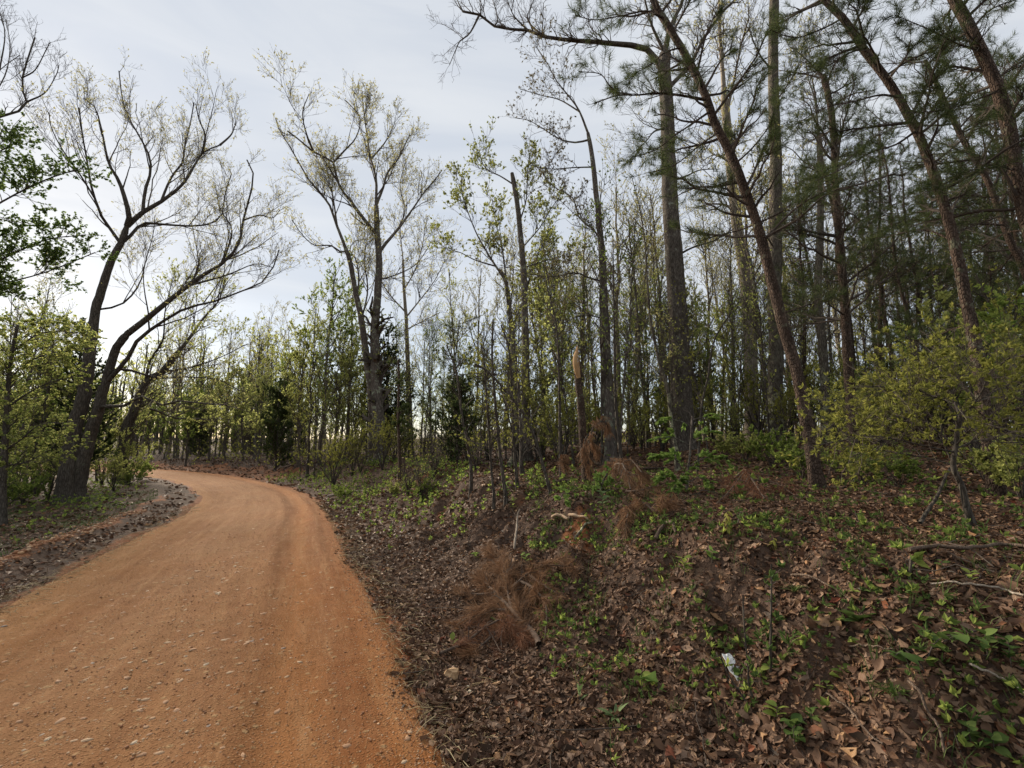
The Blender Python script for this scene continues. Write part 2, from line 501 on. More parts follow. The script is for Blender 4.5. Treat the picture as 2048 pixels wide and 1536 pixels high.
def leaves(geo, pos, dirs, L, W, mat, spread=0.9, fold=0.12, droop=0.0, flat=0.0, lv=0.3):
    n = len(pos)
    if n == 0:
        return
    d = dirs + spread * unit(n); d[:, 2] -= droop; d[:, 2] *= (1 - flat)
    d = norm(d)
    nr = unit(n); nr[:, 2] += 3 * flat
    sd = norm(np.cross(d, nr)); nn = np.cross(sd, d)
    Ls = (L * RNG.uniform(1 - lv, 1 + lv, n))[:, None]; Ws = Ls * (W / L) * 0.5
    mid = pos + d * Ls * 0.48
    v = np.stack([pos, mid + sd * Ws + nn * Ls * fold, pos + d * Ls, mid - sd * Ws + nn * Ls * fold], 1)
    b = (np.arange(n) * 4)[:, None]
    geo.add(v, np.concatenate([b + [0, 1, 2], b + [0, 2, 3]]), mat)

def clusters(geo, pos, dirs, k, L, W, mat, **kw):
    leaves(geo, np.repeat(pos, k, 0), np.repeat(dirs, k, 0), L, W, mat, **kw)

def needles(geo, pos, dirs, k, L, W, mat, spread=0.8, droop=0.0):
    n = len(pos) * k
    p = np.repeat(pos, k, 0); d0 = np.repeat(dirs, k, 0)
    p = p - d0 * RNG.uniform(0, L * 0.9, n)[:, None]
    q = unit(n); q = norm(q - (q * d0).sum(1, keepdims=True) * d0)
    d = d0 * RNG.uniform(0.25, 1.0, n)[:, None] + q * spread; d[:, 2] -= droop
    d = norm(d)
    sd = norm(np.cross(d, unit(n))) * W * 0.5
    Ls = (L * RNG.uniform(0.7, 1.15, n))[:, None]
    v = np.stack([p + sd, p - sd, p + d * Ls], 1)
    geo.add(v, (np.arange(n) * 3)[:, None] + [0, 1, 2], mat)

# ================================================================== ground
def build_ground():
    # fan of rings about the viewpoint: fine nearby, coarse far off, one sheet to the horizon
    rr = np.concatenate([np.linspace(0.25, 9, 225), 9 * (600 / 9) ** np.linspace(0.005, 1, 160)])
    th = np.concatenate([np.linspace(-62, 62, 400), np.linspace(64, 296, 60)]) * math.pi / 180
    A, Rr = np.meshgrid(th, rr, indexing='ij')
    x = (Rr * np.sin(A)).ravel(); y = (Rr * np.cos(A)).ravel()
    z = terrain(x, y)
    z = far_rise(x, y, z)
    sr, sl, arc = side_offsets(x, y)
    # masks of what the ground is made of
    near_l = np.exp(-((sl - 0.98) / 0.17) ** 2) * np.clip(0.65 + 0.5 * vnoise(x, y, 1.1, 8), 0, 1) * (y < 14)
    hollow = np.exp(-(((x - CLAY_C[0] - 0.05) / 0.36) ** 2 + ((y - CLAY_C[1]) / 0.4) ** 2)) * np.clip(0.75 + 0.7 * vnoise(x, y, 0.4, 61), 0, 1)
    bank = np.exp(-((sr - 1.9) / 0.8) ** 2) * np.clip(vnoise(x, y, 1.5, 9) * 1.4 - 0.55, 0, 1) * (y > 4.5)
    fb = ((arc > ARC_AT(19)) & (sr > 0) & (sr < 2.2)) * 0.55
    edge = np.exp(-(np.maximum(np.maximum(sr, sl), 0) / 0.22) ** 2)
    clay = np.clip(near_l + hollow + bank + fb + edge, 0, 1)
    moss = np.clip(np.exp(-((sr - 2.3) / 1.1) ** 2) * (0.55 + 0.7 * vnoise(x, y, 1.2, 10)), 0, 1)
    green = np.clip((sl - 1.05) / 0.4, 0, 1) * np.clip(1.2 - sl / 9, 0, 1) * np.clip(0.4 + 0.6 * vnoise(x, y, 1.7, 12), 0, 1)
    green = np.maximum(green, moss * 0.3)
    n, m = len(th), len(rr)
    idx = np.arange(n * m).reshape(n, m)
    i0 = idx; i1 = np.roll(idx, -1, 0)
    f = np.stack([i0[:, :-1], i0[:, 1:], i1[:, 1:], i1[:, :-1]], -1).reshape(-1, 4)
    V = np.stack([x, y, z], 1)
    c = len(V)
    V = np.vstack([V, [[0, 0, float(terrain([0], [0])[0])]]])
    g = Geo()
    g.add(V, f, mat_ground())
    g.f.append((np.stack([np.full(n, c), i0[:, 0], i1[:, 0]], -1), 0))
    o = g.build('ground')
    at = o.data.color_attributes.new('ground_kind', 'FLOAT_COLOR', 'POINT')
    colr = np.zeros((len(V), 4), np.float32); colr[:, 3] = 1
    colr[:c, 0] = clay; colr[:c, 1] = green
    colr[:c, 2] = 0
    at.data.foreach_set('color', colr.ravel())
    tag(o, 'brown leaf-strewn woodland floor rising as a low bank right of the road', kind='structure')
    return o

def mat_ground():
    m, nt, b = nodes_of('woodland_floor')
    at = nt.nodes.new('ShaderNodeVertexColor'); at.layer_name = 'ground_kind'
    sp = nt.nodes.new('ShaderNodeSeparateColor')
    nt.links.new(at.outputs[0], sp.inputs[0])
    n1 = tex(nt, 'ShaderNodeTexNoise', 14, Detail=9, Roughness=0.65)
    n2 = tex(nt, 'ShaderNodeTexNoise', 3.5, Detail=6)
    n3 = tex(nt, 'ShaderNodeTexNoise', 55, Detail=5)
    soil = ramp(nt, [(0.28, (0.03, 0.02, 0.014)), (0.5, (0.07, 0.045, 0.032)), (0.72, (0.13, 0.088, 0.064))], n1.outputs['Fac']).outputs[0]
    soil = mix(nt, ramp(nt, [(0.4, (0, 0, 0)), (0.65, (0.6, 0.6, 0.6))], n2.outputs['Fac']).outputs[0], soil, (0.1, 0.062, 0.042))
    clay = ramp(nt, [(0.25, (0.09, 0.038, 0.018)), (0.5, (0.2, 0.08, 0.035)), (0.75, (0.31, 0.14, 0.065))], n1.outputs['Fac']).outputs[0]
    grn = ramp(nt, [(0.3, (0.04, 0.045, 0.018)), (0.55, (0.075, 0.085, 0.03)), (0.75, (0.13, 0.12, 0.055))], n3.outputs['Fac']).outputs[0]
    ad = nt.nodes.new('ShaderNodeMath'); ad.operation = 'MULTIPLY_ADD'
    ad.inputs[1].default_value = 0.9; ad.inputs[2].default_value = -0.45
    nt.links.new(n2.outputs['Fac'], ad.inputs[0])
    def masked(s):
        a = nt.nodes.new('ShaderNodeMath'); a.operation = 'ADD'; a.use_clamp = True
        mr = nt.nodes.new('ShaderNodeMapRange'); mr.interpolation_type = 'SMOOTHSTEP'
        mr.inputs['From Min'].default_value = 0.3; mr.inputs['From Max'].default_value = 0.7
        nt.links.new(s, a.inputs[0]); nt.links.new(ad.outputs[0], a.inputs[1])
        nt.links.new(a.outputs[0], mr.inputs['Value'])
        return mr.outputs[0]
    c = mix(nt, masked(sp.outputs[1]), soil, grn)
    c = mix(nt, masked(sp.outputs[0]), c, clay)
    nt.links.new(c, b.inputs['Base Color'])
    b.inputs['Roughness'].default_value = 0.95
    b.inputs['Specular IOR Level'].default_value = 0.1
    h = mix(nt, 0.4, n1.outputs['Color'], n3.outputs['Color'])
    bump(nt, h, 1.0, 0.04, b)
    return m

def mat_road():
    m, nt, b = nodes_of('red_clay_road')
    uv = nt.nodes.new('ShaderNodeUVMap'); uv.uv_map = 'along'
    n_big = tex(nt, 'ShaderNodeTexNoise', 0.9, Detail=5)
    n_mid = tex(nt, 'ShaderNodeTexNoise', 5, Detail=7, Roughness=0.6)
    n_fine = tex(nt, 'ShaderNodeTexNoise', 95, Detail=6, Roughness=0.7)
    streak = tex(nt, 'ShaderNodeTexNoise', 1.0, vec=uv.outputs[0], stretch=(5.5, 0.35, 1), Detail=6, Roughness=0.6)
    peb = tex(nt, 'ShaderNodeTexVoronoi', 62)
    peb2 = tex(nt, 'ShaderNodeTexVoronoi', 15)
    c = ramp(nt, [(0.3, (0.157, 0.059, 0.018)), (0.5, (0.247, 0.104, 0.033)), (0.7, (0.324, 0.158, 0.057))], n_mid.outputs['Fac']).outputs[0]
    c = mix(nt, 0.5, c, ramp(nt, [(0.34, (0.157, 0.052, 0.014)), (0.5, (0.252, 0.104, 0.031)), (0.66, (0.324, 0.168, 0.060))], streak.outputs['Fac']).outputs[0])
    c = mix(nt, ramp(nt, [(0.42, (0, 0, 0)), (0.6, (0.608, 0.588, 0.554))], n_big.outputs['Fac']).outputs[0], c, (0.266, 0.144, 0.065))
    # worn wheel tracks of finer, brighter clay, greyer stony strips between
    sx = nt.nodes.new('ShaderNodeSeparateXYZ'); nt.links.new(uv.outputs[0], sx.inputs[0])
    wv = nt.nodes.new('ShaderNodeMath'); wv.operation = 'MULTIPLY_ADD'; wv.inputs[1].default_value = 0.25
    nt.links.new(n_big.outputs['Fac'], wv.inputs[0]); nt.links.new(sx.outputs[0], wv.inputs[2])
    mrr = nt.nodes.new('ShaderNodeMapRange'); mrr.inputs['From Min'].default_value = -1.7; mrr.inputs['From Max'].default_value = 2.0
    nt.links.new(wv.outputs[0], mrr.inputs['Value'])
    band = ramp(nt, [(0.0, (0.266, 0.138, 0.050)), (0.12, (0.314, 0.148, 0.050)), (0.24, (0.218, 0.089, 0.029)), (0.42, (0.298, 0.150, 0.072)), (0.6, (0.288, 0.139, 0.065)), (0.69, (0.188, 0.066, 0.022)), (0.76, (0.338, 0.127, 0.037)), (0.83, (0.184, 0.057, 0.017)), (0.9, (0.276, 0.092, 0.027)), (1.0, (0.188, 0.066, 0.020))], mrr.outputs[0]).outputs[0]
    c = mix(nt, 0.5, c, band)
    st2 = tex(nt, 'ShaderNodeTexNoise', 1.0, vec=uv.outputs[0], stretch=(9, 0.8, 1), Detail=8, Roughness=0.75)
    c = mix(nt, ramp(nt, [(0.5, (0, 0, 0)), (0.68, (0.6, 0.6, 0.6))], st2.outputs['Fac']).outputs[0], c, (0.371, 0.202, 0.092))
    # small light stones pressed into the clay
    sel = nt.nodes.new('ShaderNodeSeparateColor'); nt.links.new(peb.outputs['Color'], sel.inputs[0])
    pc = ramp(nt, [(0.0, (0.121, 0.048, 0.017)), (0.35, (0.233, 0.107, 0.038)), (0.7, (0.345, 0.194, 0.083)), (0.9, (0.413, 0.287, 0.142)), (1, (0.484, 0.462, 0.354))], sel.outputs[0]).outputs[0]
    pf = ramp(nt, [(0.1, (0.7, 0.7, 0.7)), (0.42, (0, 0, 0))], peb.outputs['Distance']).outputs[0]
    c = mix(nt, pf, c, pc)
    sel2 = nt.nodes.new('ShaderNodeSeparateColor'); nt.links.new(peb2.outputs['Color'], sel2.inputs[0])
    gate = ramp(nt, [(0.7, (0, 0, 0)), (0.78, (1, 1, 1))], sel2.outputs[1]).outputs[0]
    pf2 = mix(nt, 1.0, ramp(nt, [(0.15, (0.65, 0.65, 0.65)), (0.33, (0, 0, 0))], peb2.outputs['Distance']).outputs[0], gate, 'MULTIPLY')
    c = mix(nt, pf2, c, (0.388, 0.259, 0.129))
    c = mix(nt, 0.5, c, ramp(nt, [(0.25, (0.519, 0.524, 0.503)), (0.7, (1.12, 1.12, 1.12))], n_fine.outputs['Fac']).outputs[0], 'MULTIPLY')
    nt.links.new(c, b.inputs['Base Color'])
    b.inputs['Roughness'].default_value = 0.95
    b.inputs['Specular IOR Level'].default_value = 0.1
    inv = ramp(nt, [(0, (1, 1, 1)), (0.5, (0, 0, 0))], peb.outputs['Distance']).outputs[0]
    h = mix(nt, 0.5, inv, n_fine.outputs['Color'])
    nb = bump(nt, h, 1.0, 0.016, b)
    bump(nt, mix(nt, 0.5, pf2, n_mid.outputs['Color']), 0.6, 0.02, b, nb)
    return m

def road_z(lat, along, x, y):
    """height of the road's worn surface; lat in metres from its centre"""
    hw = np.interp(along, RARC, RHW)
    u = lat / hw
    z = 0.012 + 0.03 * (1 - u * u)
    for c, w, d in ((0.62, 0.16, 0.03), (-0.55, 0.22, 0.022), (0.1, 0.18, 0.008)):
        z = z - d * np.exp(-((u - c) / w) ** 2)
    z = z + 0.018 * np.exp(-((u - 0.83) / 0.06) ** 2) + 0.012 * np.exp(-((u - 0.42) / 0.06) ** 2)
    z = z + 0.012 * vnoise(lat * 2.2, along * 0.35, 1.0, 21) + 0.007 * vnoise(x, y, 0.5, 22) + 0.004 * vnoise(x, y, 0.13, 23)
    e = np.clip((np.abs(lat) - hw) / 0.3, 0, 1)
    return z - 0.1 * e

def build_road():
    arcs = [0.0]
    near = ARC_AT(1.5)
    while arcs[-1] < RARC[-1] - 0.5:
        d = abs(arcs[-1] - near)
        arcs.append(arcs[-1] + max(0.035, 0.012 * d))
    arcs = np.array(arcs)
    ul = np.linspace(-1, 1, 150)
    cx = np.interp(arcs, RARC, RC[:, 0]); cy = np.interp(arcs, RARC, RC[:, 1])
    nx = np.interp(arcs, RARC, RNRM[:, 0]); ny = np.interp(arcs, RARC, RNRM[:, 1])
    hw = np.interp(arcs, RARC, RHW)
    lat = ul[None, :] * (hw[:, None] + 0.32)
    x = cx[:, None] + nx[:, None] * lat; y = cy[:, None] + ny[:, None] * lat
    al = np.repeat(arcs[:, None], len(ul), 1)
    z = road_z(lat.ravel(), al.ravel(), x.ravel(), y.ravel())
    n, m = x.shape
    idx = np.arange(n * m).reshape(n, m)
    f = np.stack([idx[:-1, :-1], idx[:-1, 1:], idx[1:, 1:], idx[1:, :-1]], -1).reshape(-1, 4)
    g = Geo()
    g.add(np.stack([x.ravel(), y.ravel(), z], 1), f, mat_road())
    o = g.build('dirt_road')
    uvl = o.data.uv_layers.new(name='along')
    uv = np.stack([lat.ravel(), al.ravel()], 1)[f.ravel()]
    uvl.data.foreach_set('uv', uv.astype(np.float32).ravel())
    tag(o, 'orange red clay road curving away to the left', kind='structure')
    return o

ground = build_ground()
road = build_road()

def surf_z(x, y):
    """top of ground or road"""
    x = np.atleast_1d(np.asarray(x, float)); y = np.atleast_1d(np.asarray(y, float))
    q, a = lateral(x, y)
    z = terrain(x, y)
    hw = np.interp(a, RARC, RHW)
    on = np.abs(q) < hw + 0.3
    return np.where(on, np.maximum(z, road_z(q, a, x, y)), z)

# ------------------------------------------------------------------ stones of the road
_t = (1 + 5 ** 0.5) / 2
ICO = norm(np.array([(-1, _t, 0), (1, _t, 0), (-1, -_t, 0), (1, -_t, 0), (0, -1, _t), (0, 1, _t), (0, -1, -_t), (0, 1, -_t), (_t, 0, -1), (_t, 0, 1), (-_t, 0, -1), (-_t, 0, 1)], float))
ICOF = np.array([(0, 11, 5), (0, 5, 1), (0, 1, 7), (0, 7, 10), (0, 10, 11), (1, 5, 9), (5, 11, 4), (11, 10, 2), (10, 7, 6), (7, 1, 8), (3, 9, 4), (3, 4, 2), (3, 2, 6), (3, 6, 8), (3, 8, 9), (4, 9, 5), (2, 4, 11), (6, 2, 10), (8, 6, 7), (9, 8, 1)])

def stone_verts(flat=0.5):
    v = ICO * (1 + RNG.normal(0, 0.16, (12, 1)))
    v = v * np.array([1, RNG.uniform(0.55, 0.85), flat * RNG.uniform(0.7, 1.2)])
    return v

def stone_cloud(name, parent, x, y, size, mat, flat=0.5, sink=0.25, mix_mat=None):
    n = len(x)
    bases = np.stack([stone_verts(flat) for _ in range(24)])
    k = RNG.integers(0, 24, n)
    a = RNG.uniform(0, 6.28, n)
    v = bases[k] * (size[:, None, None] * 0.5)
    ca, sa = np.cos(a)[:, None], np.sin(a)[:, None]
    X = v[:, :, 0] * ca - v[:, :, 1] * sa + x[:, None]; Y = v[:, :, 0] * sa + v[:, :, 1] * ca + y[:, None]
    Z = v[:, :, 2] + (surf_z(x, y) + size * 0.5 * flat * (0.5 - sink))[:, None]
    g = Geo()
    g.add(np.stack([X, Y, Z], -1), (np.arange(n) * 12)[:, None, None] + ICOF[None], mat) if False else g.add(np.stack([X, Y, Z], -1), ((np.arange(n) * 12)[:, None, None] + ICOF[None]).reshape(-1, 3), mat)
    o = g.build(name, parent)
    tag(o, kind='stuff')
    return o

def grit_cloud(name, parent, x, y, size, mat):
    """tiny clay crumbs: rough octahedra"""
    n = len(x)
    v0 = np.array([(1, 0, 0), (0, 1, 0), (-1, 0, 0), (0, -1, 0), (0, 0, .7), (0, 0, -.7)], float)
    f0 = np.array([(0, 1, 4), (1, 2, 4), (2, 3, 4), (3, 0, 4), (1, 0, 5), (2, 1, 5), (3, 2, 5), (0, 3, 5)])
    v = v0[None] * RNG.uniform(0.6, 1.3, (n, 6, 1)) * size[:, None, None] * 0.5
    a = RNG.uniform(0, 6.28, n); ca, sa = np.cos(a)[:, None], np.sin(a)[:, None]
    V = np.stack([v[:, :, 0] * ca - v[:, :, 1] * sa + x[:, None], v[:, :, 0] * sa + v[:, :, 1] * ca + y[:, None], v[:, :, 2] + surf_z(x, y)[:, None] + size[:, None] * 0.1], -1)
    g = Geo(); g.add(V, ((np.arange(n) * 6)[:, None, None] + f0[None]).reshape(-1, 3), mat)
    o = g.build(name, parent, smooth=False); tag(o, kind='stuff')

def road_points(n, ymin, ymax, gfun, falloff):
    """random points on the road, denser nearby"""
    a0, a1 = ARC_AT(ymin), ARC_AT(ymax)
    a = a0 + (a1 - a0) * RNG.uniform(0, 1, n) ** falloff
    hw = np.interp(a, RARC, RHW)
    u = gfun(n)
    lat = u * hw
    x = np.interp(a, RARC, RC[:, 0]) + np.interp(a, RARC, RNRM[:, 0]) * lat
    y = np.interp(a, RARC, RC[:, 1]) + np.interp(a, RARC, RNRM[:, 1]) * lat
    return x, y

def stony(n):
    u = np.where(RNG.uniform(size=n) < 0.62, RNG.normal(0.08, 0.26, n), RNG.uniform(-1, 1, n))
    return np.clip(u, -1.0, 1.0)

# the larger stones, each an object; they share eight meshes
STONES = []
for k in range(8):
    g = Geo(); v = stone_verts(0.42)
    v[:, 2] = np.minimum(v[:, 2], 0.3)
    g.add(v * 0.5, ICOF, 'stone')
    STONES.append(g.mesh('stone'))
xs, ys = road_points(1500, 1.3, 10, stony, 1.6)
sz = 0.016 + 0.042 * RNG.uniform(0, 1, 1500) ** 2.4
px_, py_, dd = to_px(np.stack([xs, ys, 0 * xs], 1))
vis = (px_ > 0) & (px_ < 2048) & (py_ < 1536)
score = np.where(vis, sz / dd, 0)
order = np.argsort(-score)[:290]
zz = surf_z(xs[order], ys[order])
for (i, z) in zip(order, zz):
    o = bpy.data.objects.new('stone', STONES[RNG.integers(0, 8)])
    o.location = (xs[i], ys[i], z - sz[i] * 0.06)
    o.rotation_euler = (RNG.normal(0, 0.08), RNG.normal(0, 0.08), RNG.uniform(0, 6.28))
    o.scale = (sz[i] * 1.25, sz[i] * 1.25, sz[i] * 1.0)
    COL.objects.link(o); o.parent = road
x1, y1 = road_points(6500, 1.0, 24, stony, 1.8)
x2, y2 = road_points(2600, 1.0, 12, lambda n: RNG.choice([1, -1], n, p=[0.75, 0.25]) * RNG.normal(1.02, 0.1, n), 1.8)
X_, Y_ = np.concatenate([x1, x2]), np.concatenate([y1, y2])
S_ = 0.005 + 0.017 * RNG.uniform(0, 1, len(X_)) ** 2.2
stone_cloud('gravel', road, X_, Y_, S_, 'gravel', 0.6, 0.2)
x1, y1 = road_points(15000, 1.0, 9, lambda n: RNG.uniform(-1.02, 1.02, n), 1.7)
x2, y2 = road_points(6500, 1.0, 9, lambda n: RNG.choice([1, -1], n, p=[0.8, 0.2]) * (0.93 + np.abs(RNG.normal(0, 0.09, n))), 1.7)
X_, Y_ = np.concatenate([x1, x2]), np.concatenate([y1, y2])
grit_cloud('clay_grit', road, X_, Y_, 0.004 + 0.011 * RNG.uniform(0, 1, len(X_)) ** 2.5, 'gravel')
# broken clay lumps of the small ridge on the left verge
a_ = RNG.uniform(ARC_AT(2.5), ARC_AT(12), 1500)
lat_ = -(np.interp(a_, RARC, RHW) + RNG.normal(1.0, 0.12, 1500))
X_ = np.interp(a_, RARC, RC[:, 0]) + np.interp(a_, RARC, RNRM[:, 0]) * lat_
Y_ = np.interp(a_, RARC, RC[:, 1]) + np.interp(a_, RARC, RNRM[:, 1]) * lat_
stone_cloud('clay_rubble', ground, X_, Y_, 0.02 + 0.06 * RNG.uniform(0, 1, 1500) ** 2.5, 'gravel', 0.7, 0.3)

# ------------------------------------------------------------------ dead leaves on the ground
def leaf_shapes():
    """lobed, curled oak and other leaves: fans about a midrib, about 16 triangles"""
    out = []
    for k in range(8):
        lob = 3 if k < 4 else 0
        n = 6
        t = np.linspace(0, 1, n)
        w = np.sin(math.pi * np.clip(t * 0.93 + 0.05, 0, 1)) ** 0.8 * RNG.uniform(0.2, 0.34)
        if lob:
            w = w * (1 + 0.27 * np.cos(t * math.pi * 2 * 3 + RNG.uniform(-0.4, 0.4)))
        w[0] = 0.015; w[-1] = 0.01
        curl = RNG.uniform(-1.6, 1.6); cup = RNG.uniform(0.3, 1.3) * RNG.choice([1, -1])
        z = 0.22 * curl * (t - 0.5) ** 2 * 2
        jl, jr = RNG.normal(0, 0.025, n), RNG.normal(0, 0.025, n)
        mid = np.stack([t - 0.5, 0.05 * np.sin(t * 3), z], 1)
        L = np.stack([t - 0.5 + 0.06 * jl, w * (1 + jl * 4), z + cup * w * 0.8 + jl], 1)
        Rr = np.stack([t - 0.5 + 0.06 * jr, -w * (1 + jr * 4), z + cup * w * 0.8 + jr], 1)
        v = np.vstack([mid, L, Rr])
        f = []
        for i in range(n - 1):
            f += [(i, n + i + 1, n + i), (i, i + 1, n + i + 1), (i, 2 * n + i, 2 * n + i + 1), (i, 2 * n + i + 1, i + 1)]
        out.append((v, np.array(f)))
    return out

LEAVES = leaf_shapes()

def rot_to(nrm, ang):
    """(N,3,3) rotations: z axis to nrm, spun by ang"""
    x0 = np.stack([np.cos(ang), np.sin(ang), 0 * ang], 1)
    y = norm(np.cross(nrm, x0)); x = np.cross(y, nrm)
    return np.stack([x, y, nrm], -1)

def litter_mask(x, y):
    sr, sl, arc = side_offsets(x, y)
    m = np.clip((sr + 0.12 + 0.12 * vnoise(x, y, 0.35, 33)) / 0.3, 0, 1)
    m = m * (1 - 0.75 * np.exp(-(((x - CLAY_C[0]) / 0.33) ** 2 + ((y - CLAY_C[1]) / 0.33) ** 2)))
    bank = np.exp(-((sr - 2.2) / 0.7) ** 2)
    m = m * (1 - bank * np.clip(0.5 * vnoise(x, y, 1.2, 10), 0, 0.2))
    l = np.exp(-((sl - 0.5) / 0.26) ** 2) * np.clip(0.75 + 0.5 * vnoise(x, y, 0.9, 34), 0, 1)
    l = l + 0.5 * np.clip((sl - 1.05) / 0.5, 0, 1) + 0.5 * np.clip((sl - 6) / 4, 0, 1)
    return np.where(sr > -0.2, m, np.where(sl > -0.1, l, 0))

def scatter(rmin, rmax, dens, half=58):
    a = (R(2 * half) / 2) * (rmax ** 2 - rmin ** 2)
    n = int(a * dens)
    r = np.sqrt(RNG.uniform(rmin ** 2, rmax ** 2, n)); t = R(half) * RNG.uniform(-1, 1, n)
    return r * np.sin(t), r * np.cos(t)

def ground_normals(x, y, e=0.06):
    z0 = terrain(x, y)
    gx = (terrain(x + e, y) - z0) / e; gy = (terrain(x, y + e) - z0) / e
    return norm(np.stack([-gx, -gy, np.ones_like(gx)], 1)), z0

# near leaves in the detailed shape
x, y = scatter(0.9, 4.6, 1250)
x2, y2 = scatter(0.9, 3.6, 1700)
x, y = np.concatenate([x, x2]), np.concatenate([y, y2])
keep = RNG.uniform(size=len(x)) < litter_mask(x, y)
x, y = x[keep], y[keep]
nn, z = ground_normals(x, y)
nn = norm(nn + 0.42 * RNG.normal(size=nn.shape))
nn[:, 2] = np.abs(nn[:, 2])
size = np.clip(RNG.lognormal(math.log(0.043), 0.45, len(x)), 0.014, 0.09)
size *= np.clip(0.5 + 0.16 * np.hypot(x, y), 0.66, 1.0)
Rm = rot_to(nn, RNG.uniform(0, 6.28, len(x)))
lift = RNG.uniform(0.0, 0.022, len(x))
# the biggest of them in view become objects, the rest one mesh
u_, v_, d_ = to_px(np.stack([x, y, z], 1))
score = np.where((u_ > 5) & (u_ < 2043) & (v_ < 1530), size / d_, 0)
big = np.zeros(len(x), bool); big[np.argsort(-score)[:285]] = True
LM = []
for v, f in LEAVES:
    g = Geo(); g.add(v, f, 'litter_single'); LM.append(g) 
M['litter_single'] = M['litter'].copy()
M['litter_single'].name = 'dead_leaf_single'
_nt = M['litter_single'].node_tree
_oi = _nt.nodes.new('ShaderNodeObjectInfo')
for l in list(_nt.links):
    if l.from_node.bl_idname == 'ShaderNodeNewGeometry':
        s_ = l.to_socket; _nt.links.remove(l); _nt.links.new(_oi.outputs['Random'], s_)
LM = [g.mesh('dead_leaf') for g in LM]
from mathutils import Matrix
for i in np.nonzero(big)[0]:
    o = bpy.data.objects.new('dead_leaf', LM[RNG.integers(0, 8)])
    mm = Matrix([list(Rm[i][r] * size[i]) + [0] for r in range(3)] + [[0, 0, 0, 1]])
    mm.translation = (x[i], y[i], z[i] + lift[i] + 0.008)
    o.matrix_basis = mm
    COL.objects.link(o); o.parent = ground
g = Geo()
kk = RNG.integers(0, 8, len(x))
for k in range(8):
    s = (kk == k) & ~big
    v, f = LEAVES[k]
    n = int(s.sum())
    vv = np.einsum('nij,mj->nmi', Rm[s], v) * size[s][:, None, None] + np.stack([x[s], y[s], z[s] + lift[s]], 1)[:, None]
    g.add(vv, ((np.arange(n) * len(v))[:, None, None] + f[None]).reshape(-1, 3), 'litter')
# crumbled bits between the whole leaves
xf, yf = scatter(0.9, 5.5, 1900)
keep = RNG.uniform(size=len(xf)) < litter_mask(xf, yf)
xf, yf = xf[keep], yf[keep]
nf, zf = ground_normals(xf, yf)
nf = norm(nf + 0.6 * RNG.normal(size=nf.shape))
Rf = rot_to(nf, RNG.uniform(0, 6.28, len(xf)))
sf = np.clip(RNG.lognormal(math.log(0.02), 0.45, len(xf)), 0.006, 0.05)
v = np.array([(-.5, -.1, 0), (0.05, .3, .16), (.5, .05, 0), (-0.05, -.32, .12)])
vv = np.einsum('nij,nmj->nmi', Rf, v[None] * RNG.uniform(0.6, 1.4, (len(xf), 4, 1))) * sf[:, None, None] + np.stack([xf, yf, zf + RNG.uniform(0.004, 0.03, len(xf))], 1)[:, None]
b = (np.arange(len(xf)) * 4)[:, None]
g.add(vv, np.concatenate([b + [0, 2, 1], b + [0, 3, 2]]), 'litter')
# farther leaves as folded diamonds
for (r0, r1, dens, sc) in ((4.6, 8, 900, 0.62), (8, 15, 260, 1.0), (15, 42, 22, 1.8)):
    x, y = scatter(r0, r1, dens)
    keep = RNG.uniform(size=len(x)) < litter_mask(x, y)
    x, y = x[keep], y[keep]
    nn, z = ground_normals(x, y)
    nn = norm(nn + 0.45 * RNG.normal(size=nn.shape))
    Rm2 = rot_to(nn, RNG.uniform(0, 6.28, len(x)))
    sz2 = 0.085 * sc * RNG.uniform(0.6, 1.4, len(x))
    v = np.array([(-.5, 0, 0), (0.0, .28, .14), (.5, 0, 0), (0.05, -.3, .1)])
    vv = np.einsum('nij,mj->nmi', Rm2, v) * sz2[:, None, None] + np.stack([x, y, z + 0.012], 1)[:, None]
    b = (np.arange(len(x)) * 4)[:, None]
    g.add(vv, np.concatenate([b + [0, 2, 1], b + [0, 3, 2]]), 'litter')
o = g.build('leaf_litter', smooth=False)
tag(o, 'brown dead leaves lying over the bank and woodland floor', kind='stuff')

# straw and fine twigs along the road edges
def straw(n, sfun, name, label):
    g = Geo()
    a = ARC_AT(0.8) + (ARC_AT(13) - ARC_AT(0.8)) * RNG.uniform(0, 1, n) ** 1.5
    lat = sfun(n, np.interp(a, RARC, RHW))
    x = np.interp(a, RARC, RC[:, 0]) + np.interp(a, RARC, RNRM[:, 0]) * lat
    y = np.interp(a, RARC, RC[:, 1]) + np.interp(a, RARC, RNRM[:, 1]) * lat
    z = surf_z(x, y) + RNG.uniform(0.003, 0.02, n)
    d = RNG.normal(size=(n, 3)); d[:, 2] *= 0.12; d = norm(d)
    L = RNG.uniform(0.05, 0.2, n)
    p = np.stack([x, y, z], 1)
    pts = p[:, None] + d[:, None] * (np.linspace(-.5, .5, 3)[None, :, None] * L[:, None, None]) + np.array([0, 0, 0.012])[None, None] * np.array([0, 1, 0])[None, :, None]
    tubes(g, pts, np.full((n, 3), 0.0016) * RNG.uniform(0.6, 1.6, (n, 1)), 3, 'straw')
    o = g.build(name); tag(o, label, kind='stuff')
straw(2600, lambda n, hw: np.where(RNG.uniform(size=n) < 0.5, hw + np.abs(RNG.normal(0.05, 0.22, n)), -hw - RNG.normal(0.08, 0.14, n)), 'dry_straw', 'pale dry grass straw strewn along both road edges')

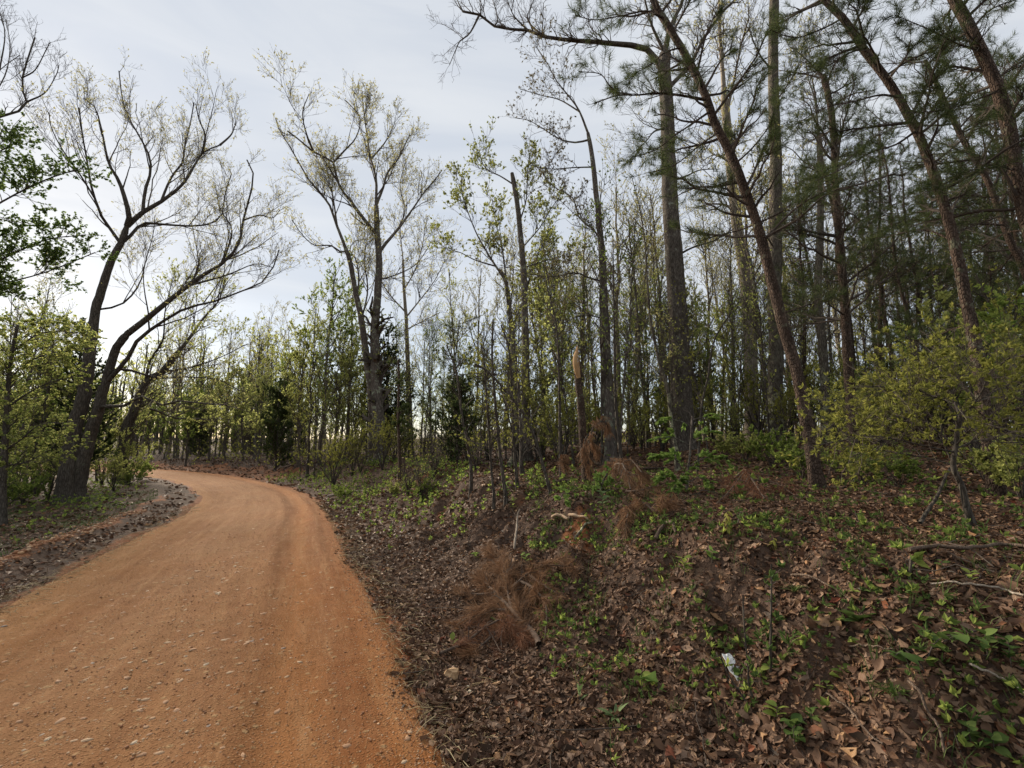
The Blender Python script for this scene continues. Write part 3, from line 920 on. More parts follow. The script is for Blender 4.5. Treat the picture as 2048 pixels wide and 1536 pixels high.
# short grass of the left verge
def blades(g, x, y, z, h, w, mat, lean=0.5):
    n = len(x)
    a = RNG.uniform(0, 6.28, n)
    d = np.stack([np.cos(a) * lean * RNG.uniform(0.2, 1.3, n), np.sin(a) * lean * RNG.uniform(0.2, 1.3, n), np.ones(n)], 1)
    sd = np.stack([-np.sin(a), np.cos(a), 0 * a], 1) * (w * RNG.uniform(0.6, 1.3, n))[:, None]
    hh = (h * RNG.uniform(0.4, 1.3, n))[:, None]
    p = np.stack([x, y, z], 1)
    v = np.stack([p - sd, p + sd, p + d * hh * 0.55 + sd * 0.7, p + d * hh * 0.55 - sd * 0.7, p + d * hh * np.array([1.5, 1.5, 0.85])], 1)
    b = (np.arange(n) * 5)[:, None]
    g.add(v, np.concatenate([b + [0, 1, 2], b + [0, 2, 3], b + [3, 2, 4]]), mat)
g = Geo()
n = 17000
a = RNG.uniform(ARC_AT(1.5), ARC_AT(17), n)
lat = -(np.interp(a, RARC, RHW) + 1.1 + 5.5 * RNG.uniform(0, 1, n) ** 1.4)
x = np.interp(a, RARC, RC[:, 0]) + np.interp(a, RARC, RNRM[:, 0]) * lat
y = np.interp(a, RARC, RC[:, 1]) + np.interp(a, RARC, RNRM[:, 1]) * lat
keep = RNG.uniform(size=n) < np.clip(0.5 + 0.8 * vnoise(x, y, 1.4, 41), 0.06, 1)
x, y = x[keep], y[keep]
blades(g, x, y, terrain(x, y), 0.055, 0.006, 'grass', 0.7)
o = g.build('grass', smooth=False); tag(o, 'short thin grass on the left verge between road and woods', kind='stuff')

# ================================================================== trees
ANCHORS = []          # (pixel x of the foot, phrase) of the trees the labels of others refer to

class Tree:
    """a tree traced limb by limb; limbs are (width_px at start, width_px at end, depth shift of the tip, [(px,py), ...])"""
    def __init__(self, name, label, cat, D, limbs, barkm='grey', group=None, sides=12, anchor=None, limb_mats=None):
        self.D = D
        bx, by = limbs[0][3][0]
        b = P(bx, by, D)
        gz = tz(b[0], b[1])
        self.base = np.array([b[0], b[1], gz])
        self.root = empty(name, tuple(self.base))
        tag(self.root, label, cat, group)
        if anchor:
            ANCHORS.append((bx, anchor))
        self.paths, self.rads = [], []
        sc = 1 / FPX
        for j, (w0, w1, off, pl) in enumerate(limbs):
            pl = np.array(pl, float)
            t = np.linspace(0, 1, len(pl))
            o0 = 0.0
            if j > 0:                      # start at the depth of the nearest point already built
                st = pl[0]
                best = 1e9
                for q in self.paths:
                    u, v, _ = to_px(q)
                    dd = (u - st[0]) ** 2 + (v - st[1]) ** 2
                    i = int(np.argmin(dd))
                    if dd[i] < best:
                        best = dd[i]; o0 = q[i, 1] - D
            pts = np.array([P(a[0], a[1], D + o0 + (off - o0 if j == 0 else off) * tt) for a, tt in zip(pl, t)])
            if j == 0:
                if pts[0, 2] > gz - 0.05:
                    pts = np.vstack([[pts[0, 0], pts[0, 1], gz - 0.12], pts])
                else:
                    pts[0, 2] = gz - 0.12
            if j > 0:                      # join the limb to the stem it leaves
                cand = np.concatenate(self.paths)
                u, v, _ = to_px(cand)
                i = int(np.argmin((u - pl[0][0]) ** 2 + (v - pl[0][1]) ** 2))
                if np.hypot(u[i] - pl[0][0], v[i] - pl[0][1]) < 34:
                    pts[0] = cand[i]
            n = 44 if j == 0 else 14
            c = catmull(pts, n)
            tt = np.linspace(0, 1, n)
            r = 0.5 * (w1 + (w0 - w1) * (1 - tt) ** (1.25 if j == 0 else 1.7)) * (D + o0) * sc * (1.0 if j == 0 else 0.74)
            if j == 0:
                h = np.clip((c[:, 2] - gz) / 0.45, 0, 1)
                r = r * (1 + 0.42 * (1 - h) ** 2.5)
                r[-1] *= 0.75
            wob = np.cumsum(RNG.normal(0, 1, (n, 3)), 0)
            wob -= np.linspace(0, 1, n)[:, None] * wob[-1]
            c = c + wob * (r.mean() * (0.04 if j == 0 else 0.05))
            self.paths.append(c); self.rads.append(np.maximum(r, 0.004))
            g = Geo()
            trunk_tube(g, c, self.rads[-1], sides if j == 0 else 8, barkm, 0.06 if j == 0 else 0.05, seed=j + int(bx) % 97)
            g.build('trunk' if j == 0 else 'limb', self.root, origin=self.base)
        self.g = Geo()
        self.lv = []
    def stack(self, limbs=None, n=14):
        ps = [catmull(p, n) for i, p in enumerate(self.paths) if limbs is None or i in limbs]
        rs = [np.interp(np.linspace(0, 1, n), np.linspace(0, 1, len(r)), r) for i, r in enumerate(self.rads) if limbs is None or i in limbs]
        return np.array(ps), np.array(rs)
    def branches(self, specs, limbs=None, mat='twig'):
        """successive orders of side branches"""
        p, r = self.stack(limbs)
        for i, s in enumerate(specs):
            s = dict(s); sides = s.pop('sides', 3); also = s.pop('also', False)
            p0, r0 = p, r
            p, r = sprout(p0, r0, **s)
            tubes(self.g, p, r, sides, mat)
            if also:                       # the next order springs from the parents too
                m = p.shape[1]; tq = np.linspace(0, 1, m)
                p = np.concatenate([p, np.array([catmull(q, m) for q in p0])])
                r = np.concatenate([r, np.array([np.interp(tq, np.linspace(0, 1, len(q)), q) for q in r0])])
        self.last = (p, r)
        return self
    def foliage(self, n, L, W, mat, k=1, **kw):
        pos, d = on_branches(self.last[0], n, kw.pop('tmin', 0.45), 1.0)
        clusters(self.g, pos, d, k, L, W, mat, **kw)
        return self
    def needles(self, n, k, L, W, mat, **kw):
        pos, d = on_branches(self.last[0], n, kw.pop('tmin', 0.6), 1.0)
        needles(self.g, pos, d, k, L, W, mat, **kw)
        return self
    def done(self, name='crown'):
        if self.g.n:
            self.g.build(name, self.root, smooth=False, origin=self.base)
        return self.root

def S(count, length, ang, **kw):
    return dict(count=count, length=length, ang=R(ang), **kw)

# ---- the twin-trunked oak pair left of the road
t = Tree('oak_tree', 'big bare-branched oak, the left and more upright trunk of the touching pair beside the road', 'tree', 13.0, [
    (33, 11, 0.3, [(128, 1014), (134, 940), (144, 872), (167, 793), (179, 706), (190, 635), (208, 568), (222, 525), (242, 488), (254, 452)]),
    (15, 3, -0.9, [(254, 452), (258, 429), (240, 367), (217, 325), (204, 262), (190, 215), (167, 196)]),
    (15, 4, 0.9, [(254, 452), (287, 423), (321, 404), (367, 367), (392, 326), (408, 304), (440, 290)]),
    (9, 3, 0.3, [(280, 428), (290, 383), (300, 350), (300, 317), (283, 280), (258, 236), (245, 200), (238, 142)]),
    (7, 3, 1.4, [(321, 404), (335, 371), (348, 346), (364, 328), (370, 290), (380, 250), (388, 205)]),
    (9, 3, -1.6, [(225, 483), (208, 440), (200, 425), (183, 375), (172, 310), (165, 270), (158, 215)]),
    (5, 2, -2.2, [(190, 395), (158, 346), (125, 300), (103, 256), (98, 225)]),
    (10, 3, 1.6, [(240, 492), (262, 470), (276, 454), (288, 446), (330, 449), (383, 452), (417, 448), (442, 433), (450, 388), (462, 350)]),
    (7, 2.5, -0.4, [(408, 304), (410, 270), (398, 240), (392, 208)]),
    (6, 2, 0.8, [(440, 290), (462, 270), (470, 250), (472, 236)]),
    (6, 2, 1.8, [(200, 625), (235, 612), (262, 592), (282, 560), (292, 520), (306, 470), (310, 430)]),
], 'dark', anchor='big oak pair', sides=14)
t.branches([S(34, 1.8, 34, n=8, sides=5, crook=0.025, tmin=0.1, tmax=0.75, shrink=0.6, rmax=0.022, rmin=0.009, up=0.2, also=True), S(170, 1.15, 38, n=7, sides=4, crook=0.04, tmin=0.25, rmax=0.014, rmin=0.0045), S(900, 0.62, 45, crook=0.07, rmin=0.0036), S(3600, 0.26, 45, n=2, crook=0.06, rmin=0.0026)], limbs=[1, 2, 3, 4, 5, 6, 7, 8, 9, 10])
t.foliage(4600, 0.04, 0.022, 'bud', k=2, spread=0.9)
t.done()

t = Tree('oak_tree', 'leaning oak, the right trunk of the touching pair, its long limbs reaching over the road', 'tree', 13.2, [
    (28, 14, 0.0, [(153, 1012), (158, 960), (167, 914), (183, 860), (200, 810), (212, 768), (232, 700), (254, 668)]),
    (17, 4, 0.5, [(254, 668), (292, 639), (333, 606), (375, 573), (415, 545), (454, 521), (479, 483), (486, 442), (504, 375), (506, 345), (494, 320)]),
    (13, 3, -0.8, [(216, 770), (240, 735), (258, 712), (272, 684), (300, 660), (367, 618), (417, 606), (442, 598), (496, 577), (525, 563), (554, 521), (558, 500)]),
    (10, 3, -1.6, [(214, 816), (232, 812), (252, 810), (283, 793), (325, 810), (354, 802), (400, 806), (454, 810)]),
    (8, 2.5, 1.0, [(214, 745), (250, 738), (300, 752), (329, 756), (375, 754), (437, 760), (480, 782)]),
    (7, 2, 0.6, [(454, 521), (458, 490), (463, 455), (442, 420), (430, 370)]),
    (7, 2, -1.0, [(375, 573), (420, 560), (460, 548), (510, 528), (545, 535)]),
    (5, 2, 0.9, [(486, 442), (520, 430), (545, 436), (560, 420)]),
    (5, 2, 1.4, [(333, 606), (352, 590), (395, 545), (388, 470), (380, 440)]),
], 'dark', sides=14)
t.branches([S(24, 2.1, 32, n=8, sides=5, crook=0.025, tmin=0.1, tmax=0.8, shrink=0.6, rmax=0.024, rmin=0.01, up=0.3, also=True), S(140, 1.1, 38, n=7, sides=4, crook=0.04, tmin=0.25, rmax=0.014, rmin=0.0045), S(780, 0.62, 45, crook=0.07, rmin=0.0036), S(3000, 0.26, 45, n=2, crook=0.06, rmin=0.0026)], limbs=[1, 2, 3, 4, 5, 6, 7, 8])
t.foliage(3400, 0.04, 0.022, 'bud', k=2, spread=0.9)
t.done()

t = Tree('oak_tree', 'dark slanting oak farther back, seen right of the big oak pair, leaning toward the road', 'tree', 19.0, [
    (24, 12, 0.3, [(246, 916), (254, 860), (271, 818), (292, 768), (325, 743), (354, 706)]),
    (10, 3, 1.0, [(354, 706), (375, 681), (408, 635), (437, 602), (450, 560)]),
    (8, 2, -1.0, [(292, 768), (300, 720), (325, 680), (330, 620), (345, 560)]),
    (7, 2, 1.8, [(271, 818), (310, 820), (350, 836), (420, 840), (470, 860)]),
    (7, 2, -0.8, [(325, 743), (380, 735), (440, 715), (490, 690)]),
], 'dark', anchor='slanting back oak')
t.branches([S(80, 1.6, 45, n=7, sides=4, crook=0.06, rmax=0.03, rmin=0.008), S(420, 0.8, 45, crook=0.07, rmin=0.006), S(1300, 0.4, 45, n=2, rmin=0.0045)])
t.foliage(5200, 0.06, 0.04, 'yellowgreen', k=2, spread=1.0)
t.done()

# ---- trees at the left edge
t = Tree('maple_tree', 'dense dark green leafy maple crown entering at the left edge above the brush', 'tree', 9.0, [
    (30, 12, 0.0, [(-210, 1040), (-190, 800), (-160, 600), (-130, 430), (-110, 300)]),
    (10, 3, 0.6, [(-165, 620), (-80, 560), (0, 520), (90, 480), (170, 470)]),
    (9, 3, -0.5, [(-150, 520), (-70, 450), (10, 400), (90, 360), (150, 340)]),
    (8, 3, 0.2, [(-130, 430), (-60, 360), (-10, 310), (40, 280)]),
    (8, 3, 0.9, [(-165, 640), (-90, 610), (0, 570), (90, 545), (190, 505)]),
    (5, 2, 0.3, [(-10, 310), (0, 270), (10, 250)]),
], 'dark')
t.branches([S(150, 0.75, 55, n=6, crook=0.06, tmin=0.25, up=0.1, rmin=0.004, rmax=0.012), S(1100, 0.32, 50, crook=0.06, up=0.1, rmin=0.0028)], limbs=[1, 2, 3, 4, 5])
t.foliage(10500, 0.043, 0.034, 'darkgreen', k=2, spread=1.0, flat=0.2, tmin=0.1)
t.done()

t = Tree('oak_tree', 'leafless oak limbs curling into the top left corner', 'tree', 10.5, [
    (34, 14, 0.0, [(-330, 1040), (-290, 700), (-230, 420), (-170, 300)]),
    (12, 4, 0.5, [(-200, 330), (-90, 275), (0, 233), (38, 222), (55, 212), (48, 190), (44, 160), (58, 110), (70, 75)]),
    (5, 2, -0.3, [(55, 212), (90, 185), (112, 150), (118, 130)]),
    (5, 2, 0.3, [(-90, 275), (-40, 190), (0, 140), (40, 110)]),
    (5, 2, 0.8, [(-60, 262), (-20, 200), (10, 150), (20, 95), (12, 40)]),
    (4, 2, 1.0, [(0, 140), (10, 70), (0, 25), (-10, 0)]),
    (4, 2, -0.6, [(44, 160), (70, 140), (92, 100), (100, 85)]),
], 'dark')
t.branches([S(60, 0.7, 45, n=6, crook=0.07, tmin=0.4, rmin=0.005, rmax=0.016), S(300, 0.32, 45, crook=0.07, rmin=0.0035), S(500, 0.14, 45, n=2, rmin=0.0028)], limbs=[1, 2, 3, 4, 5, 6])
t.done()

t = Tree('dogwood_tree', 'dark thin trunk at the left edge with layered yellow green leaf sprays', 'tree', 9.6, [
    (16, 5, 0.2, [(2, 1045), (4, 960), (8, 880), (14, 800), (22, 720), (36, 650)]),
    (6, 2, -0.4, [(6, 900), (40, 880), (80, 850), (130, 845)]),
    (6, 2, 0.5, [(12, 820), (50, 790), (100, 765), (160, 752)]),
    (6, 2, 0.4, [(18, 760), (60, 722), (110, 705), (172, 700)]),
    (5, 2, -0.6, [(26, 700), (70, 672), (120, 662), (165, 672)]),
    (5, 2, 0.9, [(6, 930), (50, 925), (90, 905), (120, 880)]),
    (4, 2, -0.3, [(16, 790), (-30, 750), (-80, 730)]),
], 'dark', anchor='left edge trunk')
t.branches([S(170, 0.75, 50, n=5, crook=0.05, tmin=0.15, up=0.05, flat=0.4, bend=0.05, rmin=0.0035, rmax=0.01), S(1000, 0.3, 48, n=4, up=0.05, flat=0.5, bend=0.04, rmin=0.0025)])
t.foliage(3800, 0.045, 0.036, 'yellowgreen', k=3, spread=1.0, flat=0.3)
t.foliage(2600, 0.05, 0.036, 'green', k=2, spread=0.8, flat=0.5)
t.done()

# ---- the tall oak in the middle
t = Tree('oak_tree', 'tall wide-crowned oak standing alone against the sky, right stem of the middle pair', 'tree', 18.0, [
    (27, 11, 0.2, [(762, 905), (758, 840), (755, 785), (751, 700), (750, 660), (755, 593), (758, 525), (753, 462), (752, 410)]),
    (9, 3, 0.8, [(752, 410), (752, 358), (740, 311), (734, 270), (728, 225), (724, 184)]),
    (12, 4, -1.3, [(754, 470), (745, 460), (718, 426), (700, 400), (682, 379), (672, 350), (664, 322), (630, 306), (599, 280), (575, 262)]),
    (9, 3, 1.3, [(755, 410), (765, 378), (776, 343), (797, 317), (812, 285), (820, 268)]),
    (11, 3, 1.0, [(760, 510), (766, 494), (797, 457), (823, 421), (849, 384), (875, 353), (884, 340)]),
    (6, 2, -0.8, [(664, 322), (690, 300), (712, 275), (720, 235), (690, 200)]),
    (6, 2, -2.0, [(630, 306), (612, 265), (605, 225), (618, 188)]),
    (6, 2, 0.3, [(740, 311), (770, 285), (788, 250), (790, 235)]),
    (5, 2, 1.8, [(797, 457), (810, 420), (800, 370), (812, 320)]),
    (5, 2, -0.5, [(752, 562), (785, 552), (830, 530), (860, 490)]),
], 'grey', anchor='tall middle oak', sides=14)
sp = [S(30, 1.8, 32, n=8, sides=5, crook=0.025, tmin=0.05, tmax=0.7, shrink=0.7, rmax=0.028, rmin=0.011, up=0.15, also=True), S(140, 1.15, 40, n=7, sides=4, crook=0.04, tmin=0.25, rmax=0.018, rmin=0.006), S(950, 0.72, 45, crook=0.07, rmin=0.0045), S(3800, 0.33, 45, n=2, rmin=0.0033)]
t.branches(sp, limbs=[1, 2, 3, 4, 5, 6, 7, 8, 9])
t.foliage(5600, 0.055, 0.032, 'bud', k=2, spread=1.0)
t.branches([S(40, 0.8, 70, n=5, tmin=0.1, tmax=0.55, rmin=0.006), S(160, 0.4, 50, n=4, rmin=0.005)], limbs=[0])
t.foliage(520, 0.06, 0.04, 'yellowgreen', k=2, spread=1.0)
t.done()

t = Tree('oak_tree', 'left stem of the middle oak pair, forking toward the upper left over leafy trees', 'tree', 18.3, [
    (20, 9, -0.3, [(746, 905), (744, 840), (741, 790), (730, 702), (721, 634), (711, 587), (700, 525), (690, 494)]),
    (9, 3, -1.0, [(690, 494), (672, 447), (659, 410), (640, 385), (620, 363), (598, 325), (578, 290), (560, 262), (551, 236)]),
    (7, 2, 0.8, [(712, 590), (718, 560), (712, 520), (700, 500), (710, 482), (733, 478)]),
    (6, 2, -1.6, [(692, 500), (680, 503), (661, 491), (630, 491), (605, 470), (584, 440)]),
    (6, 2, 0.6, [(672, 447), (665, 390), (655, 350), (650, 300)]),
    (6, 2, 0.7, [(722, 640), (735, 580), (728, 520), (735, 470), (738, 430)]),
], 'grey')
t.branches([S(18, 1.8, 32, n=8, sides=5, crook=0.025, tmin=0.05, tmax=0.7, shrink=0.7, rmax=0.026, rmin=0.011, up=0.15, also=True), S(100, 1.3, 36, n=7, sides=4, crook=0.04, tmin=0.25, rmax=0.017, rmin=0.006), S(600, 0.7, 45, crook=0.07, rmin=0.0045), S(2400, 0.32, 45, n=2, rmin=0.0033)], limbs=[1, 2, 3, 4, 5])
t.foliage(3600, 0.055, 0.032, 'bud', k=2, spread=1.0)
t.done()

t = Tree('poplar_tree', 'slim straight pale trunk with a light bare crown just right of the middle oak pair', 'tree', 25.0, [
    (15, 5, 0.2, [(822, 900), (818, 827), (815, 723), (812, 634), (808, 570), (806, 520)]),
    (5, 2, 1.2, [(812, 634), (840, 600), (870, 560), (890, 520)]),
    (5, 2, -1.2, [(811, 620), (780, 590), (762, 560), (750, 520)]),
    (4, 2, 0.4, [(806, 520), (802, 480), (800, 440)]),
    (4, 2, -0.7, [(809, 580), (830, 540), (845, 490), (850, 450)]),
    (4, 2, 1.6, [(813, 660), (850, 640), (880, 625)]),
], 'pale', anchor='slim pale poplar')
t.branches([S(70, 1.5, 45, n=6, tmin=0.2, rmin=0.009, rmax=0.03), S(420, 0.75, 45, n=4, rmin=0.007), S(1000, 0.35, 45, n=2, rmin=0.005)], limbs=[1, 2, 3, 4, 5])
t.foliage(1300, 0.07, 0.04, 'bud', k=2, spread=1.0)
t.done()

# ---- leafy trees between, and the snapped one
t = Tree('dead_oak_tree', 'straight snapped-off trunk, broken flat at the top, amid yellow green leaves', 'tree', 13.5, [
    (19, 10, 0.1, [(1057, 935), (1052, 820), (1052, 680), (1049, 560), (1042, 470), (1034, 400), (1024, 346)]),
    (5, 2, 0.5, [(1030, 372), (1000, 352), (975, 340), (962, 320), (958, 300)]),
    (5, 2, -0.5, [(1040, 440), (1052, 400), (1055, 340), (1060, 315)]),
    (5, 2, 1.0, [(1048, 530), (1080, 525), (1130, 510), (1160, 505)]),
    (4, 2, -0.8, [(1047, 500), (1080, 455), (1100, 420), (1115, 400)]),
], 'grey', anchor='snapped-top trunk')
t.branches([S(70, 0.95, 48, n=6, rmin=0.006, rmax=0.02), S(380, 0.45, 45, n=4, rmin=0.0045), S(600, 0.22, 45, n=2, rmin=0.0035)], limbs=[1, 2, 3, 4])
t.foliage(3000, 0.055, 0.035, 'yellowgreen', k=2, spread=1.0)
t.done()

t = Tree('oak_tree', 'lichen-grey trunk close left of the snapped-top trunk, its limb arching to the left', 'tree', 14.2, [
    (18, 8, 0.0, [(1036, 935), (1030, 800), (1028, 720), (1020, 640), (1012, 565), (1000, 540)]),
    (7, 2, -0.6, [(1012, 565), (981, 516), (954, 469), (938, 430), (926, 395), (922, 350)]),
    (6, 2, 0.9, [(1022, 660), (1060, 560), (1078, 500), (1090, 450), (1088, 420)]),
    (6, 2, 0.4, [(1014, 580), (1005, 500), (990, 440), (985, 400)]),
    (5, 2, -1.0, [(990, 528), (950, 520), (920, 505), (895, 500)]),
    (5, 2, 0.8, [(1026, 700), (1075, 640), (1105, 610)]),
], 'grey')
t.branches([S(90, 1.0, 45, n=6, rmin=0.006, rmax=0.02), S(520, 0.48, 45, n=4, rmin=0.0045), S(1100, 0.24, 45, n=2, rmin=0.0035)], limbs=[1, 2, 3, 4, 5])
t.foliage(6000, 0.052, 0.038, 'yellowgreen', k=2, spread=1.0)
t.done()

t = Tree('hickory_tree', 'mossy trunk with pale hanging catkins, tapering up left of the thick oak', 'tree', 11.2, [
    (26, 9, 0.2, [(1221, 915), (1217, 820), (1212, 740), (1209, 660), (1205, 600), (1200, 488), (1192, 391), (1184, 312), (1176, 266)]),
    (7, 2, -0.6, [(1176, 266), (1157, 219), (1133, 187), (1112, 160), (1098, 133), (1084, 110), (1071, 92)]),
    (7, 2, 0.5, [(1202, 520), (1195, 470), (1180, 452), (1160, 440), (1148, 400), (1130, 385), (1105, 372), (1080, 340), (1060, 325)]),
    (6, 2, 0.8, [(1178, 285), (1150, 285), (1120, 278), (1090, 260), (1060, 242), (1030, 235)]),
    (6, 2, -0.4, [(1206, 560), (1180, 556), (1150, 545), (1110, 553), (1060, 548), (1000, 530)]),
    (5, 2, -0.9, [(1188, 338), (1150, 335), (1100, 338), (1060, 330)]),
    (5, 2, 0.7, [(1157, 219), (1120, 200), (1080, 190), (1040, 178)]),
    (5, 2, 1.0, [(1204, 600), (1230, 570), (1262, 540)]),
    (5, 2, -1.0, [(1207, 640), (1170, 630), (1140, 640), (1110, 655)]),
], 'grey', anchor='mossy catkin tree', sides=14)
t.branches([S(120, 0.85, 45, n=6, rmin=0.005, rmax=0.018, tmin=0.2), S(620, 0.4, 45, n=4, rmin=0.004), S(1300, 0.2, 45, n=2, rmin=0.003)], limbs=[1, 2, 3, 4, 5, 6, 7, 8])
t.foliage(2600, 0.055, 0.018, 'catkin', k=3, spread=0.5, droop=1.1, tmin=0.7)
t.done()

t = Tree('oak_tree', 'thickest straight grey oak with one long bare limb reaching left across the sky', 'tree', 12.0, [
    (44, 27, 0.2, [(1370, 930), (1365, 800), (1360, 690), (1355, 600), (1350, 500), (1340, 391), (1335, 273), (1329, 156), (1329, 105)]),
    (20, 6, -0.9, [(1331, 160), (1309, 113), (1282, 94), (1212, 86), (1133, 80), (1071, 70), (1047, 57), (1004, 60), (985, 50), (969, 39), (950, 23), (926, 23)]),
    (18, 9, 0.7, [(1329, 110), (1340, 58), (1352, 30), (1364, 5), (1372, -40)]),
    (14, 7, 1.2, [(1338, 185), (1352, 160), (1380, 133), (1407, 78), (1446, 23), (1470, 0), (1500, -40)]),
    (11, 5, -0.4, [(1325, 100), (1312, 70), (1301, 43), (1290, 0), (1284, -40)]),
    (7, 2, -0.3, [(969, 39), (940, 66), (920, 82), (911, 101), (903, 120), (899, 130)]),
    (6, 2, 0.2, [(926, 23), (918, 8), (910, -15)]),
    (6, 2, -0.7, [(1047, 57), (1030, 35), (1018, 10), (1010, -15)]),
    (6, 2, 0.4, [(1071, 70), (1055, 40), (1062, 15), (1070, -10)]),
    (5, 2, 0.6, [(1004, 60), (995, 40), (990, 15), (985, 0)]),
    (8, 2.5, 0.8, [(1347, 370), (1372, 352), (1400, 340), (1440, 338)]),
    (8, 2.5, -0.5, [(1352, 520), (1385, 495), (1430, 480), (1470, 455)]),
    (7, 2, -0.7, [(1335, 250), (1310, 262), (1290, 285), (1262, 310)]),
], 'oak', anchor='thick grey oak', sides=18)
t.branches([S(90, 0.85, 48, n=6, rmin=0.005, rmax=0.018, tmin=0.3), S(480, 0.4, 45, n=4, crook=0.09, rmin=0.0038), S(900, 0.19, 45, n=2, rmin=0.003)], limbs=[1, 5, 6, 7, 8, 9])
t.branches([S(80, 1.2, 48, n=6, rmin=0.005, rmax=0.02, tmin=0.2), S(400, 0.55, 45, n=4, rmin=0.004), S(700, 0.25, 45, n=2, rmin=0.003)], limbs=[2, 3, 4, 10, 11, 12])
t.foliage(500, 0.05, 0.03, 'bud', k=2, spread=1.0)
t.done()

t = Tree('oak_tree', 'straight grey trunk with pale lichen at its foot, crossed by the leaning red pine', 'tree', 12.2, [
    (29, 19, 0.1, [(1553, 900), (1552, 830), (1550, 755), (1552, 677), (1550, 542), (1550, 417), (1550, 292), (1546, 125), (1545, 0), (1543, -80)]),
    (6, 2, 0.8, [(1550, 470), (1580, 460), (1620, 440), (1650, 435)]),
    (6, 2, -0.8, [(1549, 500), (1530, 470), (1515, 462)]),
    (6, 2, 0.9, [(1547, 200), (1575, 170), (1600, 120), (1610, 60)]),
    (6, 2, -0.9, [(1546, 150), (1520, 110), (1500, 60), (1496, 0)]),
], 'lichen', anchor='straight lichen-footed oak', sides=14)
t.branches([S(70, 1.1, 48, n=6, rmin=0.005, rmax=0.018, tmin=0.2), S(380, 0.5, 45, n=4, rmin=0.004), S(600, 0.25, 45, n=2, rmin=0.003)], limbs=[1, 2, 3, 4])
t.foliage(500, 0.05, 0.03, 'bud', k=2, spread=1.0)
t.done()

t = Tree('beech_tree', 'pale smooth-barked trunk behind the leaning red pine, forking high up', 'tree', 16.0, [
    (29, 17, 0.0, [(1506, 900), (1505, 755), (1500, 638), (1493, 560), (1487, 521), (1471, 417), (1458, 292), (1448, 190)]),
    (15, 8, 0.7, [(1448, 190), (1444, 120), (1440, 60), (1438, 0), (1436, -40)]),
    (10, 4, -0.8, [(1452, 230), (1470, 150), (1482, 90), (1496, 40)]),
    (10, 3, 0.5, [(1470, 425), (1450, 410), (1420, 408), (1395, 415)]),
    (9, 3, 1.2, [(1472, 415), (1500, 395), (1530, 380)]),
    (6, 2, -1.2, [(1462, 330), (1430, 310), (1400, 325)]),
    (6, 2, -0.6, [(1495, 590), (1530, 545), (1545, 530)]),
], 'pale', sides=14)
t.branches([S(110, 1.4, 45, n=6, rmin=0.007, rmax=0.022, tmin=0.2), S(600, 0.65, 45, n=4, rmin=0.005), S(1300, 0.3, 45, n=2, rmin=0.004)], limbs=[1, 2, 3, 4, 5, 6])
t.foliage(1700, 0.06, 0.03, 'bud', k=2, spread=1.0)
t.done()

t = Tree('oak_tree', 'slender trunk blotched white with lichen, between the leaning pine and the dark pine', 'tree', 11.5, [
    (19, 11, 0.1, [(1653, 895), (1652, 865), (1650, 763), (1644, 677), (1634, 583), (1637, 500), (1640, 375), (1637, 267)]),
    (7, 2, 0.5, [(1637, 267), (1630, 200), (1615, 150), (1610, 90)]),
    (5, 2, -0.5, [(1639, 340), (1610, 325), (1585, 300), (1560, 290)]),
    (5, 2, 0.6, [(1640, 350), (1655, 348), (1680, 360)]),
    (5, 2, 0.8, [(1636, 520), (1615, 525), (1590, 515)]),
    (5, 2, -0.4, [(1646, 690), (1664, 668), (1690, 672)]),
], 'lichen', sides=12)
t.branches([S(55, 0.9, 48, n=6, rmin=0.005, rmax=0.015), S(280, 0.45, 45, n=4, rmin=0.004), S(400, 0.2, 45, n=2, rmin=0.003)], limbs=[1, 2, 3, 4, 5])
t.foliage(400, 0.05, 0.03, 'bud', k=2, spread=1.0)
t.done()

# ---- the leaning pines on the right
def pine(label, D, limbs, nb=34, blen=1.5, tufts=260, k=34, tmin=0.25, L=0.12, W=0.004, anchor=None, off=0, extra=True, matn='needle', bare=0.25, bend=0.12):
    t = Tree('pine_tree', label, 'tree', D, limbs, 'pine', anchor=anchor, sides=12)
    t.branches([S(nb, blen, 70, n=8, sides=5, tmin=tmin, up=0.12, crook=0.035, bend=bend, rscale=0.45, rmax=0.022, rmin=0.006, flat=0.35, shrink=0.35, taper=0.3)], limbs=[0])
    b1 = t.last
    allp = np.concatenate([b1[0], np.array([catmull(p, 8) for p in t.paths[1:]])]) if len(t.paths) > 1 else b1[0]
    allr = np.concatenate([b1[1], np.array([np.interp(np.linspace(0, 1, 8), np.linspace(0, 1, len(r)), r) for r in t.rads[1:]])]) if len(t.paths) > 1 else b1[1]
    p2, r2 = sprout(allp, allr, nb * 15, blen * 0.36, R(42), n=5, up=0.16, crook=0.05, bend=0.1, rmin=0.0035, rmax=0.008, tmin=0.3, flat=0.3)
    tubes(t.g, p2, r2, 3, 'twig')
    bp, br = sprout(allp, allr, int(nb * 14), blen * 0.3, R(50), n=5, up=-0.05, crook=0.09, bend=-0.05, rmin=0.0028, rmax=0.006, tmin=0.1)
    tubes(t.g, bp, br, 3, 'twig')
    p3, r3 = sprout(bp, br, int(nb * 20), blen * 0.12, R(45), n=2, up=0.0, rmin=0.0022, rmax=0.004)
    tubes(t.g, p3, r3, 3, 'twig')
    tufts = int(tufts * 1.9)
    sel = RNG.choice(len(p2), min(tufts, len(p2)), replace=False)
    pos = p2[sel, -1]; d = norm(p2[sel, -1] - p2[sel, -2])
    needles(t.g, pos, d, k, L, W, matn, spread=0.75)
    needles(t.g, p2[sel, -2], d, k // 2, L, W, matn, spread=0.9)
    if len(t.paths) > 1:
        ends = np.array([p[-1] for p in t.paths[1:]]); dd = norm(np.array([p[-1] - p[-2] for p in t.paths[1:]]))
        needles(t.g, ends, dd, k, L, W, matn, spread=0.8)
    return t

